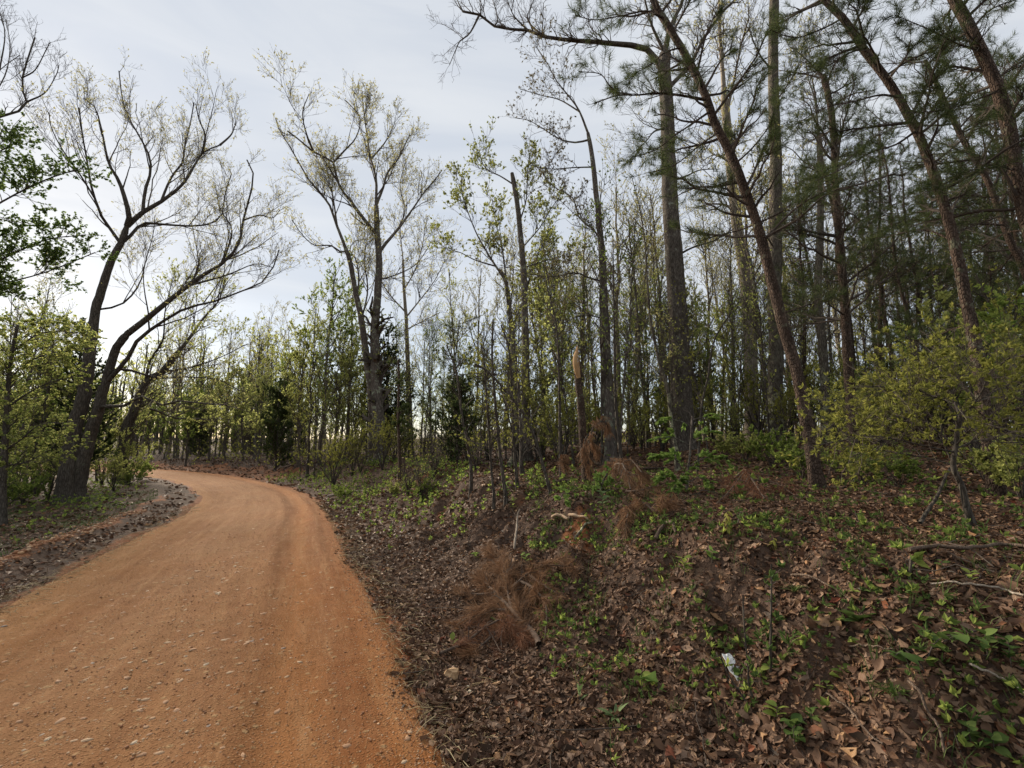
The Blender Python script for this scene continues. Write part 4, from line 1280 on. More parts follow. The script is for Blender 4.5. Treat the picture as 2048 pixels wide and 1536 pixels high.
pine('reddish pine leaning left across the middle right woods, needles hanging over the sky', 6.0, [
    (25, 15, 0.4, [(1636, 990), (1619, 888), (1607, 818), (1591, 740), (1568, 658), (1560, 625), (1533, 517), (1512, 446), (1490, 383), (1467, 325), (1446, 281), (1426, 242), (1411, 195), (1380, 129), (1340, 59), (1313, 16), (1290, -40)]),
    (9, 3, -0.7, [(1411, 207), (1364, 191), (1317, 186), (1275, 190), (1235, 191), (1188, 207)]),
    (5, 2, -0.6, [(1235, 191), (1218, 170), (1200, 148), (1157, 143)]),
    (7, 2, -0.9, [(1403, 219), (1380, 250), (1350, 270), (1310, 300), (1262, 315)]),
    (7, 2, -1.0, [(1325, 30), (1294, 22), (1250, 30), (1190, 40), (1150, 30)]),
    (6, 2, -0.5, [(1360, 95), (1330, 105), (1300, 130), (1270, 148), (1255, 170)]),
    (6, 2, 0.6, [(1490, 383), (1465, 362), (1430, 372), (1395, 382)]),
    (6, 2, 0.7, [(1512, 446), (1480, 460), (1440, 470), (1400, 482)]),
    (6, 2, -0.8, [(1440, 270), (1400, 290), (1350, 330), (1300, 345)]),
    (6, 2, 0.5, [(1470, 330), (1510, 290), (1545, 240), (1570, 180)]),
    (6, 2, 0.3, [(1515, 455), (1560, 425), (1600, 390), (1640, 350)]),
    (5, 2, 0.9, [(1560, 625), (1600, 615), (1650, 600), (1680, 590)]),
], nb=34, blen=1.15, tufts=300, k=46, tmin=0.42, anchor='leaning red pine', bend=0.1).done()

pine('dark upright pine just right of the slender lichen-blotched trunk', 7.3, [
    (20, 12, 0.2, [(1718, 955), (1705, 849), (1699, 755), (1693, 669), (1690, 625), (1677, 458), (1671, 375), (1669, 292), (1662, 217), (1646, 150)]),
    (6, 2, 0.3, [(1668, 290), (1700, 265), (1735, 250)]),
    (6, 2, -0.5, [(1672, 370), (1640, 345), (1600, 330)]),
    (6, 2, 0.5, [(1662, 215), (1700, 190), (1750, 180)]),
    (5, 2, -0.6, [(1690, 625), (1640, 600), (1600, 602)]),
], nb=36, blen=1.2, tufts=210, k=34, tmin=0.35, anchor='dark upright pine').done()

pine('long pine slanting up left from behind the yellow green bush', 5.0, [
    (25, 15, 0.6, [(1998, 1004), (1982, 911), (1966, 814), (1955, 728), (1943, 658), (1927, 583), (1906, 479), (1887, 408), (1862, 333), (1837, 271), (1800, 200), (1767, 150), (1729, 100), (1692, 42), (1650, 0), (1610, -50)]),
    (7, 2, -0.5, [(1800, 200), (1760, 190), (1700, 205), (1650, 215), (1590, 250)]),
    (7, 2, -0.7, [(1837, 271), (1790, 290), (1740, 305), (1680, 340), (1610, 370)]),
    (7, 2, 0.4, [(1767, 150), (1820, 120), (1880, 95), (1940, 60)]),
    (7, 2, 0.6, [(1862, 333), (1900, 300), (1950, 260), (2010, 240)]),
    (6, 2, -0.8, [(1729, 100), (1690, 110), (1640, 140), (1580, 150)]),
    (6, 2, -0.6, [(1692, 42), (1640, 60), (1590, 75), (1540, 60)]),
    (6, 2, 0.9, [(1906, 479), (1850, 460), (1790, 470), (1740, 480)]),
    (6, 2, 0.4, [(1887, 408), (1930, 390), (1990, 395), (2040, 370)]),
    (5, 2, 1.0, [(1940, 640), (1900, 660), (1850, 680), (1780, 675)]),
], nb=26, blen=0.9, tufts=300, k=40, tmin=0.45, anchor='long slanting pine').done()

pine('thickest pine entering at the right edge and slanting to the top right corner', 5.0, [
    (34, 22, 0.5, [(2190, 1060), (2160, 900), (2120, 700), (2085, 550), (2050, 420), (2030, 333), (2017, 250), (1992, 167), (1962, 104), (1937, 50), (1908, 0), (1885, -50)]),
    (8, 2, -0.6, [(2000, 190), (1950, 200), (1890, 220), (1830, 225)]),
    (8, 2, -0.7, [(1962, 104), (1920, 90), (1860, 60), (1790, 30)]),
    (8, 2, 0.4, [(1940, 50), (1980, 20), (2030, 0), (2080, -20)]),
    (8, 2, 0.3, [(2017, 250), (2060, 200), (2110, 170)]),
    (7, 2, -0.5, [(2030, 333), (1980, 330), (1920, 350), (1870, 380)]),
    (7, 2, 0.7, [(1992, 167), (2030, 130), (2080, 110)]),
    (7, 2, 1.0, [(2060, 450), (2000, 470), (1930, 520), (1880, 530)]),
], nb=26, blen=0.95, tufts=300, k=42, tmin=0.45, anchor='right edge pine').done()

pine('thinner pine slanting parallel behind the long pine near the right edge', 9.0, [
    (17, 9, 0.3, [(2150, 900), (2100, 700), (2048, 538), (2025, 492), (2000, 425), (1971, 350), (1929, 283), (1890, 200), (1850, 120)]),
    (6, 2, -0.5, [(1971, 350), (1920, 350), (1860, 370)]),
    (6, 2, 0.5, [(1929, 283), (1960, 240), (1990, 200)]),
    (6, 2, -0.6, [(2000, 425), (1950, 450), (1900, 470)]),
    (6, 2, 0.9, [(2030, 500), (1980, 560), (1920, 590)]),
], nb=40, blen=1.7, tufts=330, k=34, tmin=0.25, L=0.13, W=0.005).done()

# ---- saplings and poles on the bank
def sapling(label, D, limbs, barkm='dark', nb=26, bl=0.5, fol=None, n2=80, anchor=None, name='sapling'):
    t = Tree(name, label, 'sapling', D, limbs, barkm, sides=7, anchor=anchor)
    t.branches([S(nb, bl, 55, n=5, tmin=0.25, rmin=0.003, rmax=0.008), S(n2, bl * 0.45, 45, n=4, rmin=0.0025)])
    if fol:
        n, L, W, mat, k = fol
        t.foliage(n, L, W, mat, k=k, spread=1.0)
    t.done()

sapling('thin dark upright stem left of the splintered stump', 8.6, [(8, 2, 0.1, [(1126, 960), (1122, 943), (1120, 850), (1118, 755), (1114, 658), (1104, 610), (1094, 572), (1085, 520)])], fol=(120, 0.05, 0.035, 'yellowgreen', 2))
sapling('thin near-black stem right of the splintered stump, taller than it', 9.0, [(9, 2, 0.1, [(1245, 940), (1243, 923), (1231, 794), (1229, 677), (1227, 560), (1226, 480)])], nb=34, fol=(90, 0.05, 0.03, 'green', 2))
sapling('curved pale-lichened sapling in front of the thick oak', 9.0, [(10, 1.5, 0.1, [(1354, 925), (1352, 900), (1344, 857), (1335, 779), (1317, 716), (1301, 638), (1294, 560), (1290, 488), (1278, 410), (1262, 350)])], 'lichen', nb=50, bl=0.7, fol=(160, 0.05, 0.03, 'bud', 2))
sapling('bare pole leaning right, propped beside the thick oak foot', 8.2, [(5, 3, 0.2, [(1396, 930), (1403, 814), (1415, 755), (1426, 689), (1442, 655), (1462, 626)])], nb=14)
sapling('slanted thin stem crossing in front of the others, leaning left', 7.0, [(7, 4, 0.0, [(1100, 985), (1098, 974), (1071, 880), (1047, 826), (1016, 787), (977, 744), (950, 728)])], nb=34, bl=0.7, fol=(220, 0.04, 0.03, 'olive', 2))
sapling('leftmost of the thin stems on the leafy bank top', 7.2, [(6, 3, 0.0, [(987, 985), (985, 970), (980, 900), (973, 794), (970, 740), (962, 690)])], nb=30, bl=0.55, fol=(120, 0.04, 0.03, 'olive', 2), anchor='leftmost bank stem')
sapling('second of the thin stems on the bank top, slightly crooked', 7.2, [(8, 4, 0.0, [(1012, 990), (1008, 966), (998, 880), (989, 779), (984, 700), (986, 640)])], nb=30, bl=0.55, fol=(100, 0.04, 0.03, 'olive', 2))
sapling('third of the thin stems on the bank top, forking high', 7.6, [(7, 4, 0.0, [(1036, 975), (1034, 958), (1028, 880), (1024, 779), (1018, 700), (1002, 650)])], nb=28, bl=0.6, fol=(100, 0.04, 0.03, 'olive', 2))
sapling('stubby dark stem with a side fork behind the thin bank stems', 9.0, [(9, 5, 0.0, [(1044, 945), (1043, 930), (1042, 870), (1040, 830), (1036, 760)]), (5, 4, 0.2, [(1046, 915), (1055, 900), (1068, 890)])], nb=20)
sapling('slim leaning stem at the left end of the bank top thicket', 8.5, [(8, 3, 0.1, [(942, 940), (940, 920), (932, 870), (925, 840), (918, 780), (912, 740), (893, 690)])], nb=30, bl=0.6, fol=(200, 0.045, 0.02, 'needle', 5))
sapling('dark straight stem behind the bank brush, right of the middle oaks', 13.0, [(8, 4, 0.1, [(800, 935), (799, 900), (797, 840), (798, 770), (797, 720)])], 'pine', nb=20, bl=0.5, fol=(260, 0.09, 0.012, 'needle', 8))

# ---- splintered stump with a hanging dead top
t = Tree('splintered_stump', 'snapped pine stem with bright torn orange wood at its top', 'stump', 8.0, [
    (19, 13, 0.0, [(1174, 965), (1172, 940), (1168, 880), (1165, 833), (1162, 800), (1159, 779), (1157, 758), (1155, 745)]),
    (3, 2, -0.2, [(1156, 752), (1140, 744), (1125, 741), (1104, 740)]),
], 'pine', sides=12, anchor='splintered stump')
c = P(1154, 724, 7.95) - t.base
g = Geo()
pts = np.array([P(1157, 756, 7.96), P(1154, 742, 7.94), P(1151, 728, 7.93), P(1151, 714, 7.94), P(1154, 702, 7.97), P(1155, 692, 7.98)])
rr = np.array([0.03, 0.046, 0.045, 0.04, 0.03, 0.005])
trunk_tube(g, catmull(pts, 12), np.interp(np.linspace(0, 5, 12), np.arange(6), rr), 7, 'splinter', 0.12, 3)
for a_, b_, c_, w_ in ((1158, 750, 700, 0.011), (1155, 735, 697, 0.009), (1150, 722, 708, 0.012), (1159, 742, 716, 0.013), (1153, 712, 690, 0.006)):
    sl = np.array([P(a_, b_, 7.96), P(a_ - 1.5, (b_ + c_) / 2, 7.93), P(a_ + RNG.uniform(-2, 2), c_, 7.95)])
    trunk_tube(g, catmull(sl, 6), np.linspace(w_, 0.001, 6), 4, 'splinter', 0.2, int(b_))
g.build('splinter', t.root, origin=t.base)
g = Geo()
pts = np.array([P(1162, 752, 8.04), P(1161, 735, 8.05), P(1159, 722, 8.05), P(1157, 712, 8.03)])
trunk_tube(g, catmull(pts, 8), np.array([0.035, 0.034, 0.03, 0.027, 0.022, 0.016, 0.012, 0.004]), 6, 'pine', 0.1, 5)
g.build('bark_strip', t.root, origin=t.base)
t.done()

def dead_branch(label, spine_px, D, w0, w1, nb, bl, tufts, k, mat, name='dead_pine_branch', lift=None, droop=0.5, grounded=False, L=0.13, W=0.0032, ang=45, bend=-0.25, spread=0.6):
    """a brown pine branch: spine, side twigs, hanging dead needles"""
    root_p = None; sp = []
    for j, pl in enumerate(spine_px):
        if grounded:
            pts = np.array([hit(a, b) + np.array([0, 0, h]) for a, b, h in pl])
        else:
            pts = np.array([P(a, b, D + (c_ if True else 0)) for a, b, c_ in pl])
        if root_p is None:
            root_p = pts[0]
        sp.append(catmull(pts, 10))
    root = empty(name, tuple(root_p)); tag(root, label, 'dead branch', None)
    Dm = np.mean([p[:, 1].mean() for p in sp])
    g = Geo(); rads = []
    for j, p in enumerate(sp):
        f = 1 if j == 0 else 0.6
        r = np.linspace(w0 * f, w1 * f, 10) * 0.5 * Dm / FPX
        rads.append(r)
        trunk_tube(g, p, r, 7, 'deadstick' if grounded else 'dark', 0.05, j)
    g.build('stem', root, origin=root_p)
    g = Geo()
    p2, r2 = sprout(np.array(sp), np.array(rads), nb, bl, R(ang), n=5, up=-0.05, bend=bend, crook=0.06, rmin=0.0025, rmax=0.006, tmin=0.1)
    if grounded:
        z = terrain(p2[..., 0].ravel(), p2[..., 1].ravel()).reshape(p2.shape[:2])
        p2[..., 2] = np.maximum(p2[..., 2], z + 0.02)
    tubes(g, p2, r2, 3, 'twig')
    pos, d = on_branches(p2, tufts, 0.3, 1.0)
    needles(g, pos, d, k, L, W, mat, spread=spread, droop=droop)
    g.build('needle_crown', root, smooth=False, origin=root_p)
    return root

dead_branch('brown dead pine top hanging over the splintered stump', [
    [(1180, 880, -0.1), (1184, 862, -0.15), (1190, 850, -0.15), (1204, 842, -0.1), (1214, 848, 0.0), (1217, 860, 0.05)],
    [(1184, 866, -0.1), (1172, 875, -0.2), (1168, 900, -0.2), (1172, 930, -0.15), (1178, 945, -0.1)],
    [(1176, 880, -0.1), (1188, 890, -0.1), (1196, 900, 0.0), (1200, 906, 0.05)]], 7.75, 4, 2, 44, 0.2, 95, 22, 'deadneedle', droop=0.9, L=0.15, W=0.005, bend=-0.4)
dead_branch('small brown dead pine tip dangling left of the splintered stump', [
    [(1134, 950, 0), (1128, 930, 0), (1127, 912, 0), (1131, 902, 0)]], 7.4, 4, 2, 16, 0.14, 34, 18, 'deadneedle', droop=0.9, L=0.13, W=0.005)
dead_branch('brown needle heap slumped on the bank right of the splintered stump', [
    [(1190, 955, 0.12), (1215, 962, 0.22), (1240, 975, 0.32), (1252, 985, 0.3), (1262, 1000, 0.12)],
    [(1240, 975, 0.3), (1262, 972, 0.36), (1285, 980, 0.22)],
    [(1252, 1000, 0.1), (1280, 1002, 0.12), (1304, 990, 0.1)]], 6, 5, 3, 44, 0.28, 110, 24, 'deadneedle', grounded=True, droop=0.7, L=0.16, W=0.0045)
dead_branch('orange brown dead pine spray drooping down the bank face', [
    [(1310, 1035, 0.05), (1285, 1036, 0.16), (1264, 1040, 0.16), (1255, 1065, 0.14), (1250, 1090, 0.05)],
    [(1310, 1035, 0.05), (1330, 1030, 0.1), (1350, 1020, 0.08)]], 5, 4, 2, 34, 0.2, 85, 24, 'deadneedle', grounded=True, droop=0.7, L=0.15, W=0.004)
dead_branch('rust red dead pine brush flat on the leaves below the leaning red pine', [
    [(1470, 965, 0.06), (1490, 968, 0.2), (1505, 985, 0.16), (1530, 1010, 0.06)],
    [(1490, 970, 0.18), (1460, 1000, 0.1), (1430, 1020, 0.05)],
    [(1500, 985, 0.15), (1550, 985, 0.12), (1590, 1000, 0.05)]], 5, 5, 2, 50, 0.32, 150, 20, 'rustneedle', grounded=True, droop=0.5)
dead_branch('big brown dead pine top lying on the leaves between road and bank', [
    [(1078, 1298, 0.03), (1066, 1279, 0.05), (1024, 1241, 0.09), (997, 1216, 0.11), (972, 1188, 0.1), (945, 1160, 0.08)],
    [(1024, 1241, 0.08), (1016, 1215, 0.13), (1012, 1180, 0.13), (1006, 1135, 0.1)],
    [(1014, 1240, 0.08), (980, 1240, 0.09), (940, 1246, 0.06), (912, 1262, 0.04)],
    [(1005, 1220, 0.1), (1040, 1190, 0.14), (1080, 1160, 0.13), (1125, 1150, 0.08), (1160, 1152, 0.05)],
    [(1011, 1180, 0.12), (1000, 1150, 0.12), (980, 1120, 0.08)],
    [(1040, 1190, 0.13), (1066, 1200, 0.11), (1092, 1230, 0.08), (1090, 1285, 0.03)],
    [(990, 1208, 0.1), (955, 1205, 0.08), (920, 1195, 0.05)],
    [(1060, 1176, 0.12), (1085, 1195, 0.1), (1120, 1205, 0.06)],
    [(1040, 1255, 0.06), (1000, 1275, 0.06), (965, 1300, 0.04), (935, 1320, 0.03)]], 4.3, 10, 3, 170, 0.24, 330, 42, 'deadneedle', grounded=True, droop=0.15, W=0.0032, bend=-0.08, spread=0.42, L=0.15)
dead_branch('thin fallen dead pine branch with its cut end beside the road', [
    [(880, 1312, 0.02), (905, 1310, 0.05), (927, 1306, 0.07), (950, 1294, 0.09), (972, 1279, 0.1), (1007, 1263, 0.1), (1025, 1268, 0.06)],
    [(972, 1279, 0.1), (985, 1290, 0.06), (1000, 1310, 0.03)],
    [(1000, 1265, 0.1), (1030, 1285, 0.08), (1050, 1300, 0.04)]], 3.8, 6, 3, 40, 0.2, 130, 24, 'rustneedle', grounded=True, droop=0.3, W=0.0024)

# ---- dense shrubs with traced stems
t = Tree('azalea_shrub', 'large spreading yellow green bush on two slanted stems at the right', 'shrub', 3.5, [
    (12, 8, 0.0, [(1962, 1122), (1955, 1090), (1943, 1048), (1930, 1000), (1923, 970), (1908, 935), (1912, 892), (1920, 833)]),
    (10, 7, 0.15, [(1841, 1046), (1852, 1025), (1873, 994), (1885, 968), (1896, 943), (1908, 930)]),
    (7, 3, 0.1, [(1920, 835), (1943, 810), (1985, 785), (2021, 767), (2060, 745)]),
    (7, 2, -0.2, [(1918, 850), (1890, 800), (1875, 797), (1830, 778), (1790, 776), (1745, 772)]),
    (6, 2, 0.3, [(1912, 890), (1860, 850), (1830, 810), (1800, 770), (1790, 735)]),
    (6, 2, -0.3, [(1910, 905), (1850, 892), (1800, 880), (1750, 872), (1690, 880), (1640, 890)]),
    (6, 2, 0.4, [(1920, 833), (1900, 780), (1880, 740), (1850, 712)]),
    (6, 2, 0.2, [(1912, 895), (1960, 880), (2000, 885), (2050, 884)]),
    (6, 2, -0.4, [(1921, 835), (1960, 790), (1980, 745), (2020, 715)]),
    (5, 2, 0.5, [(1908, 930), (1850, 915), (1790, 905), (1740, 900), (1700, 915)]),
    (5, 2, 0.3, [(1908, 925), (1880, 880), (1840, 870), (1790, 830), (1760, 820)]),
    (5, 2, 0.8, [(1860, 850), (1790, 840), (1730, 830), (1690, 820)]),
    (5, 2, -0.5, [(1912, 892), (1950, 850), (2000, 830), (2050, 810)]),
], 'dark', sides=8, anchor='big yellow green bush')
t.branches([S(280, 0.56, 52, n=5, tmin=0.15, up=0.08, flat=0.4, bend=0.03, rmin=0.0022, rmax=0.004, crook=0.05), S(1700, 0.17, 45, n=4, up=0.1, flat=0.3, rmin=0.0014, rmax=0.002)], limbs=list(range(2, 13)))
t.foliage(2000, 0.035, 0.013, 'olive', k=6, spread=0.95, tmin=0.45)
t.done()

t = Tree('beech_sapling', 'bright green young beech with flat leafy tiers on the bank', 'sapling', 6.1, [
    (6, 3, 0.0, [(1372, 992), (1374, 960), (1378, 920), (1381, 880), (1384, 832)]),
    (3, 1.5, -0.2, [(1383, 850), (1360, 842), (1335, 838), (1318, 842)]),
    (3, 1.5, 0.2, [(1384, 840), (1405, 835), (1430, 836)]),
    (3, 1.5, -0.3, [(1380, 892), (1350, 876), (1330, 874), (1312, 880)]),
    (3, 1.5, 0.2, [(1380, 890), (1405, 870), (1428, 862)]),
    (3, 1.5, -0.4, [(1376, 935), (1345, 915), (1325, 912), (1308, 916)]),
    (3, 1.5, 0.2, [(1376, 935), (1400, 920), (1425, 912), (1450, 918)]),
    (3, 1.5, -0.4, [(1374, 965), (1345, 950), (1320, 955)]),
    (3, 1.5, 0.0, [(1374, 965), (1400, 955), (1418, 968)]),
    (3, 1.5, -0.5, [(1374, 950), (1370, 945), (1355, 965), (1345, 980)]),
], 'grey', sides=7, anchor='bright green young beech')
t.branches([S(90, 0.17, 45, n=4, tmin=0.2, up=0.0, flat=0.8, bend=-0.03, rmin=0.0018, rmax=0.003)], limbs=list(range(1, 10)))
t.foliage(1150, 0.06, 0.034, 'beech', k=2, spread=0.6, flat=0.5, tmin=0.05)
t.done()

t = Tree('vine', 'pale green leafy runner climbing over the bank edge below the splintered stump', 'plant', 6.3, [
    (4, 2, -0.1, [(1195, 1040), (1198, 1000), (1205, 965), (1215, 945), (1212, 930)]),
    (3, 1.5, -0.2, [(1200, 1000), (1180, 985), (1172, 1010)]),
    (3, 1.5, -0.2, [(1204, 990), (1222, 980), (1225, 1010)]),
    (3, 1.5, -0.3, [(1195, 1030), (1160, 1000), (1130, 985), (1122, 995)]),
    (3, 1.5, -0.3, [(1160, 1000), (1150, 1020), (1160, 1035)]),
    (3, 1.5, -0.2, [(1205, 970), (1190, 955), (1188, 975)]),
], 'grey', sides=6)
t.branches([S(60, 0.12, 50, n=4, up=0.0, bend=-0.05, rmin=0.0018, rmax=0.003)])
t.foliage(330, 0.055, 0.036, 'beech', k=2, spread=0.8, droop=0.4)
t.done()

# ================================================================== woods behind: prototypes copied, each copy its own object
def proto_tree(H, r0, kind, leafmat, nleaf, lsize, barkm, crown0=0.35, limbs=13, lean=0.05, llen=0.27, up=0.35, k=2, w=0.7):
    path = np.zeros((14, 3)); tt = np.linspace(0, 1, 14)
    path[:, 2] = tt * H - 0.12
    path[:, :2] += np.cumsum(RNG.normal(0, 0.012 * H / 3, (14, 2)), 0) + tt[:, None] * RNG.normal(0, lean * H, 2)
    path[:, :2] -= path[0, :2]
    rad = r0 * (1 - 0.8 * tt ** 0.9); rad[0] *= 1.3
    g = Geo(); trunk_tube(g, path, rad, 8, barkm, 0.05, int(H * 100) % 90)
    trunk = g.mesh('trunk')
    g = Geo()
    P1, R1 = path[None], rad[None]
    if kind == 'broad':
        b, br = sprout(P1, R1, limbs, H * llen, R(42), n=7, up=up, crook=0.06, tmin=crown0, tmax=0.98, rscale=0.55, rmin=0.01, bend=0.15)
        tubes(g, b, br, 5, barkm)
        c, cr = sprout(np.concatenate([b, catmull(path, 7)[None]]), np.concatenate([br, np.interp(np.linspace(0, 1, 7), tt, rad)[None]]), limbs * 9, H * 0.11, R(45), n=5, crook=0.08, tmin=0.25, rmin=0.007, rmax=0.02)
        tubes(g, c, cr, 3, 'twig')
        d, dr = sprout(c, cr, limbs * 30, H * 0.05, R(45), n=2, rmin=0.005, rmax=0.01)
        tubes(g, d, dr, 3, 'twig')
        pos, dd = on_branches(d, nleaf, 0.2, 1.0)
        clusters(g, pos, dd, k, lsize, lsize * w, leafmat, spread=1.0)
    elif kind == 'pine':
        b, br = sprout(P1, R1, limbs, H * llen, R(72), n=6, up=0.1, crook=0.05, tmin=crown0, tmax=0.99, rscale=0.4, rmin=0.008, rmax=0.03, bend=0.1, shrink=0.6, flat=0.5)
        tubes(g, b, br, 4, barkm)
        c, cr = sprout(b, br, limbs * 9, H * 0.055, R(45), n=4, up=0.15, tmin=0.3, rmin=0.005, rmax=0.01, flat=0.3)
        tubes(g, c, cr, 3, 'twig')
        e, er = sprout(b, br, limbs * 7, H * 0.06, R(50), n=4, up=-0.1, crook=0.09, tmin=0.1, rmin=0.004, rmax=0.008)
        tubes(g, e, er, 3, 'twig')
        sel = RNG.choice(len(c), min(nleaf, len(c)), replace=False)
        needles(g, c[sel, -1], norm(c[sel, -1] - c[sel, -2]), k, lsize, lsize * w, leafmat, spread=0.8)
    elif kind == 'cedar':
        b, br = sprout(P1, R1, limbs, H * llen, R(62), n=5, up=0.35, crook=0.04, tmin=crown0, tmax=0.98, rscale=0.4, rmin=0.006, bend=0.1, shrink=0.8)
        tubes(g, b, br, 4, barkm)
        c, cr = sprout(b, br, limbs * 7, H * 0.085, R(45), n=4, up=0.1, tmin=0.15, rmin=0.004, rmax=0.008)
        tubes(g, c, cr, 3, 'twig')
        pos, dd = on_branches(c, nleaf, 0.1, 1.0)
        clusters(g, pos, dd, k, lsize, lsize * w, leafmat, spread=0.7)
    crown = g.mesh('crown', smooth=False)
    return trunk, crown

def proto_shrub(H, leafmat, nleaf, lsize, stems=8, spread=0.7, w=0.6, k=2, twigs=1.0):
    g = Geo()
    a = np.arange(stems) * 6.283 / stems + RNG.uniform(0, 0.8, stems)
    n = 7
    tt = np.linspace(0, 1, n)
    out = RNG.uniform(0.25, 1.0, stems) * spread * H * 0.6
    p = np.stack([np.cos(a)[:, None] * out[:, None] * tt ** 1.2, np.sin(a)[:, None] * out[:, None] * tt ** 1.2, (H * RNG.uniform(0.6, 1.0, stems))[:, None] * tt], -1)
    p = p + np.cumsum(RNG.normal(0, 0.02 * H, p.shape), 1) * tt[None, :, None]
    p[:, 0, 2] -= 0.08
    r = np.maximum(0.012 * H * (1 - 0.7 * tt)[None] * RNG.uniform(0.7, 1.2, (stems, 1)), 0.003)
    for i in range(stems):
        pass
    gs = Geo(); tubes(gs, p, r, 5, 'dark'); stem = gs.mesh('stem')
    b, br = sprout(p, r, int(stems * 6 * twigs), H * 0.42, R(45), n=5, up=0.2, crook=0.07, tmin=0.2, rmin=0.003, rmax=0.007)
    tubes(g, b, br, 3, 'twig')
    c, cr = sprout(b, br, int(stems * 16 * twigs), H * 0.18, R(45), n=4, up=0.1, crook=0.07, rmin=0.0025, rmax=0.005)
    tubes(g, c, cr, 3, 'twig')
    pos, dd = on_branches(c, nleaf, 0.2, 1.0)
    clusters(g, pos, dd, k, lsize, lsize * w, leafmat, spread=0.9, flat=0.25)
    return stem, g.mesh('crown', smooth=False)

PT = {
    'slim': [proto_tree(9.5, 0.085, 'broad', 'yellowgreen', 2900, 0.052, 'grey', 0.35), proto_tree(8.5, 0.07, 'broad', 'yellowgreen', 2700, 0.052, 'dark', 0.3), proto_tree(11, 0.1, 'broad', 'bud', 3200, 0.052, 'grey', 0.4)],
    'leafy': [proto_tree(8.0, 0.08, 'broad', 'green', 6200, 0.058, 'grey', 0.22, 16), proto_tree(7, 0.07, 'broad', 'yellowgreen', 6600, 0.058, 'grey', 0.2, 16)],
    'bare': [proto_tree(12, 0.11, 'broad', 'bud', 2600, 0.05, 'grey', 0.42), proto_tree(13, 0.14, 'broad', 'bud', 2200, 0.05, 'pale', 0.45)],
    'low': [proto_tree(5.0, 0.06, 'broad', 'yellowgreen', 7000, 0.058, 'dark', 0.22, 16, llen=0.5, up=0.05), proto_tree(4.4, 0.055, 'broad', 'green', 6600, 0.058, 'dark', 0.2, 16, llen=0.5, up=0.05)],
    'pine': [proto_tree(12, 0.1, 'pine', 'needle', 420, 0.15, 'pine', 0.4, 46, llen=0.16, k=40, w=0.05), proto_tree(10.5, 0.085, 'pine', 'needle', 430, 0.15, 'pine', 0.28, 50, llen=0.17, k=40, w=0.05), proto_tree(13.5, 0.12, 'pine', 'needle', 400, 0.15, 'pine', 0.48, 44, llen=0.15, k=40, w=0.05)],
    'youngpine': [proto_tree(4.6, 0.045, 'pine', 'needle', 420, 0.13, 'pine', 0.12, 46, llen=0.24, k=24, w=0.045)],
    'cedar': [proto_tree(4.2, 0.06, 'cedar', 'cedar', 9000, 0.075, 'dark', 0.04, 90, lean=0.02, llen=0.36, k=2, w=0.5), proto_tree(5.6, 0.08, 'cedar', 'cedar', 8000, 0.085, 'dark', 0.1, 80, lean=0.02, llen=0.28, k=2, w=0.5)],
    'pole': [proto_tree(6.0, 0.03, 'broad', 'yellowgreen', 350, 0.06, 'dark', 0.3, 10, llen=0.16), proto_tree(7.5, 0.04, 'broad', 'green', 420, 0.06, 'grey', 0.4, 10, llen=0.16), proto_tree(5.0, 0.025, 'broad', 'olive', 260, 0.06, 'dark', 0.3, 9, llen=0.18)],
}
PS = {
    'olive': [proto_shrub(1.9, 'olive', 1500, 0.045, 8), proto_shrub(1.5, 'yellowgreen', 1300, 0.045, 8)],
    'green': [proto_shrub(1.6, 'green', 1700, 0.05, 8), proto_shrub(1.3, 'yellowgreen', 1500, 0.05, 9)],
    'brown': [proto_shrub(1.2, 'olive', 120, 0.04, 10, twigs=1.5)],
    'low': [proto_shrub(0.7, 'green', 1700, 0.042, 9, spread=1.4), proto_shrub(0.55, 'yellowgreen', 1500, 0.04, 9, spread=1.5)],
}
KIND = {   # name, category, description for the label
    'slim': ('young_tree', 'tree', 'slim leafing tree'), 'leafy': ('leafy_tree', 'tree', 'densely leafed green tree'),
    'bare': ('tall_tree', 'tree', 'tall nearly bare tree'), 'low': ('low_tree', 'tree', 'low wide leafy tree'), 'pine': ('background_pine', 'tree', 'tall needled pine'),
    'youngpine': ('young_pine', 'tree', 'short young pine'), 'cedar': ('cedar_tree', 'tree', 'dark dense cedar'), 'pole': ('thin_sapling', 'sapling', 'thin straight sapling'),
    's_olive': ('woodland_shrub', 'shrub', 'yellow green twiggy shrub'), 's_green': ('leafy_shrub', 'shrub', 'fresh green shrub'), 's_brown': ('twiggy_shrub', 'shrub', 'brown leafless shrub'), 's_low': ('low_bush', 'shrub', 'knee-high green bush'),
}
PLACED = []

def place(kind, px, D, scale=1.0, rz=None, variant=None, tilt=0.0):
    pool = PS[kind[2:]] if kind.startswith('s_') else PT[kind]
    b = P(px, 885, D)
    x, y = b[0], b[1]
    sr, sl, _ = side_offsets(np.array([x]), np.array([y]))
    need = 0.55 if kind == 's_low' else 1.0
    if sr[0] < need and sl[0] < need + 0.5:
        return None
    v = RNG.integers(0, len(pool)) if variant is None else variant
    o = empty(KIND[kind][0], (x, y, tz(x, y)))
    o.rotation_euler = (RNG.normal(0, tilt), RNG.normal(0, tilt), RNG.uniform(0, 6.28) if rz is None else rz)
    o.scale = (scale, scale, scale * RNG.uniform(0.92, 1.08))
    for me in pool[v]:
        c = bpy.data.objects.new(me.name.split('.')[0], me)
        COL.objects.link(c); c.parent = o
    PLACED.append((kind, px, D, o))
    return o

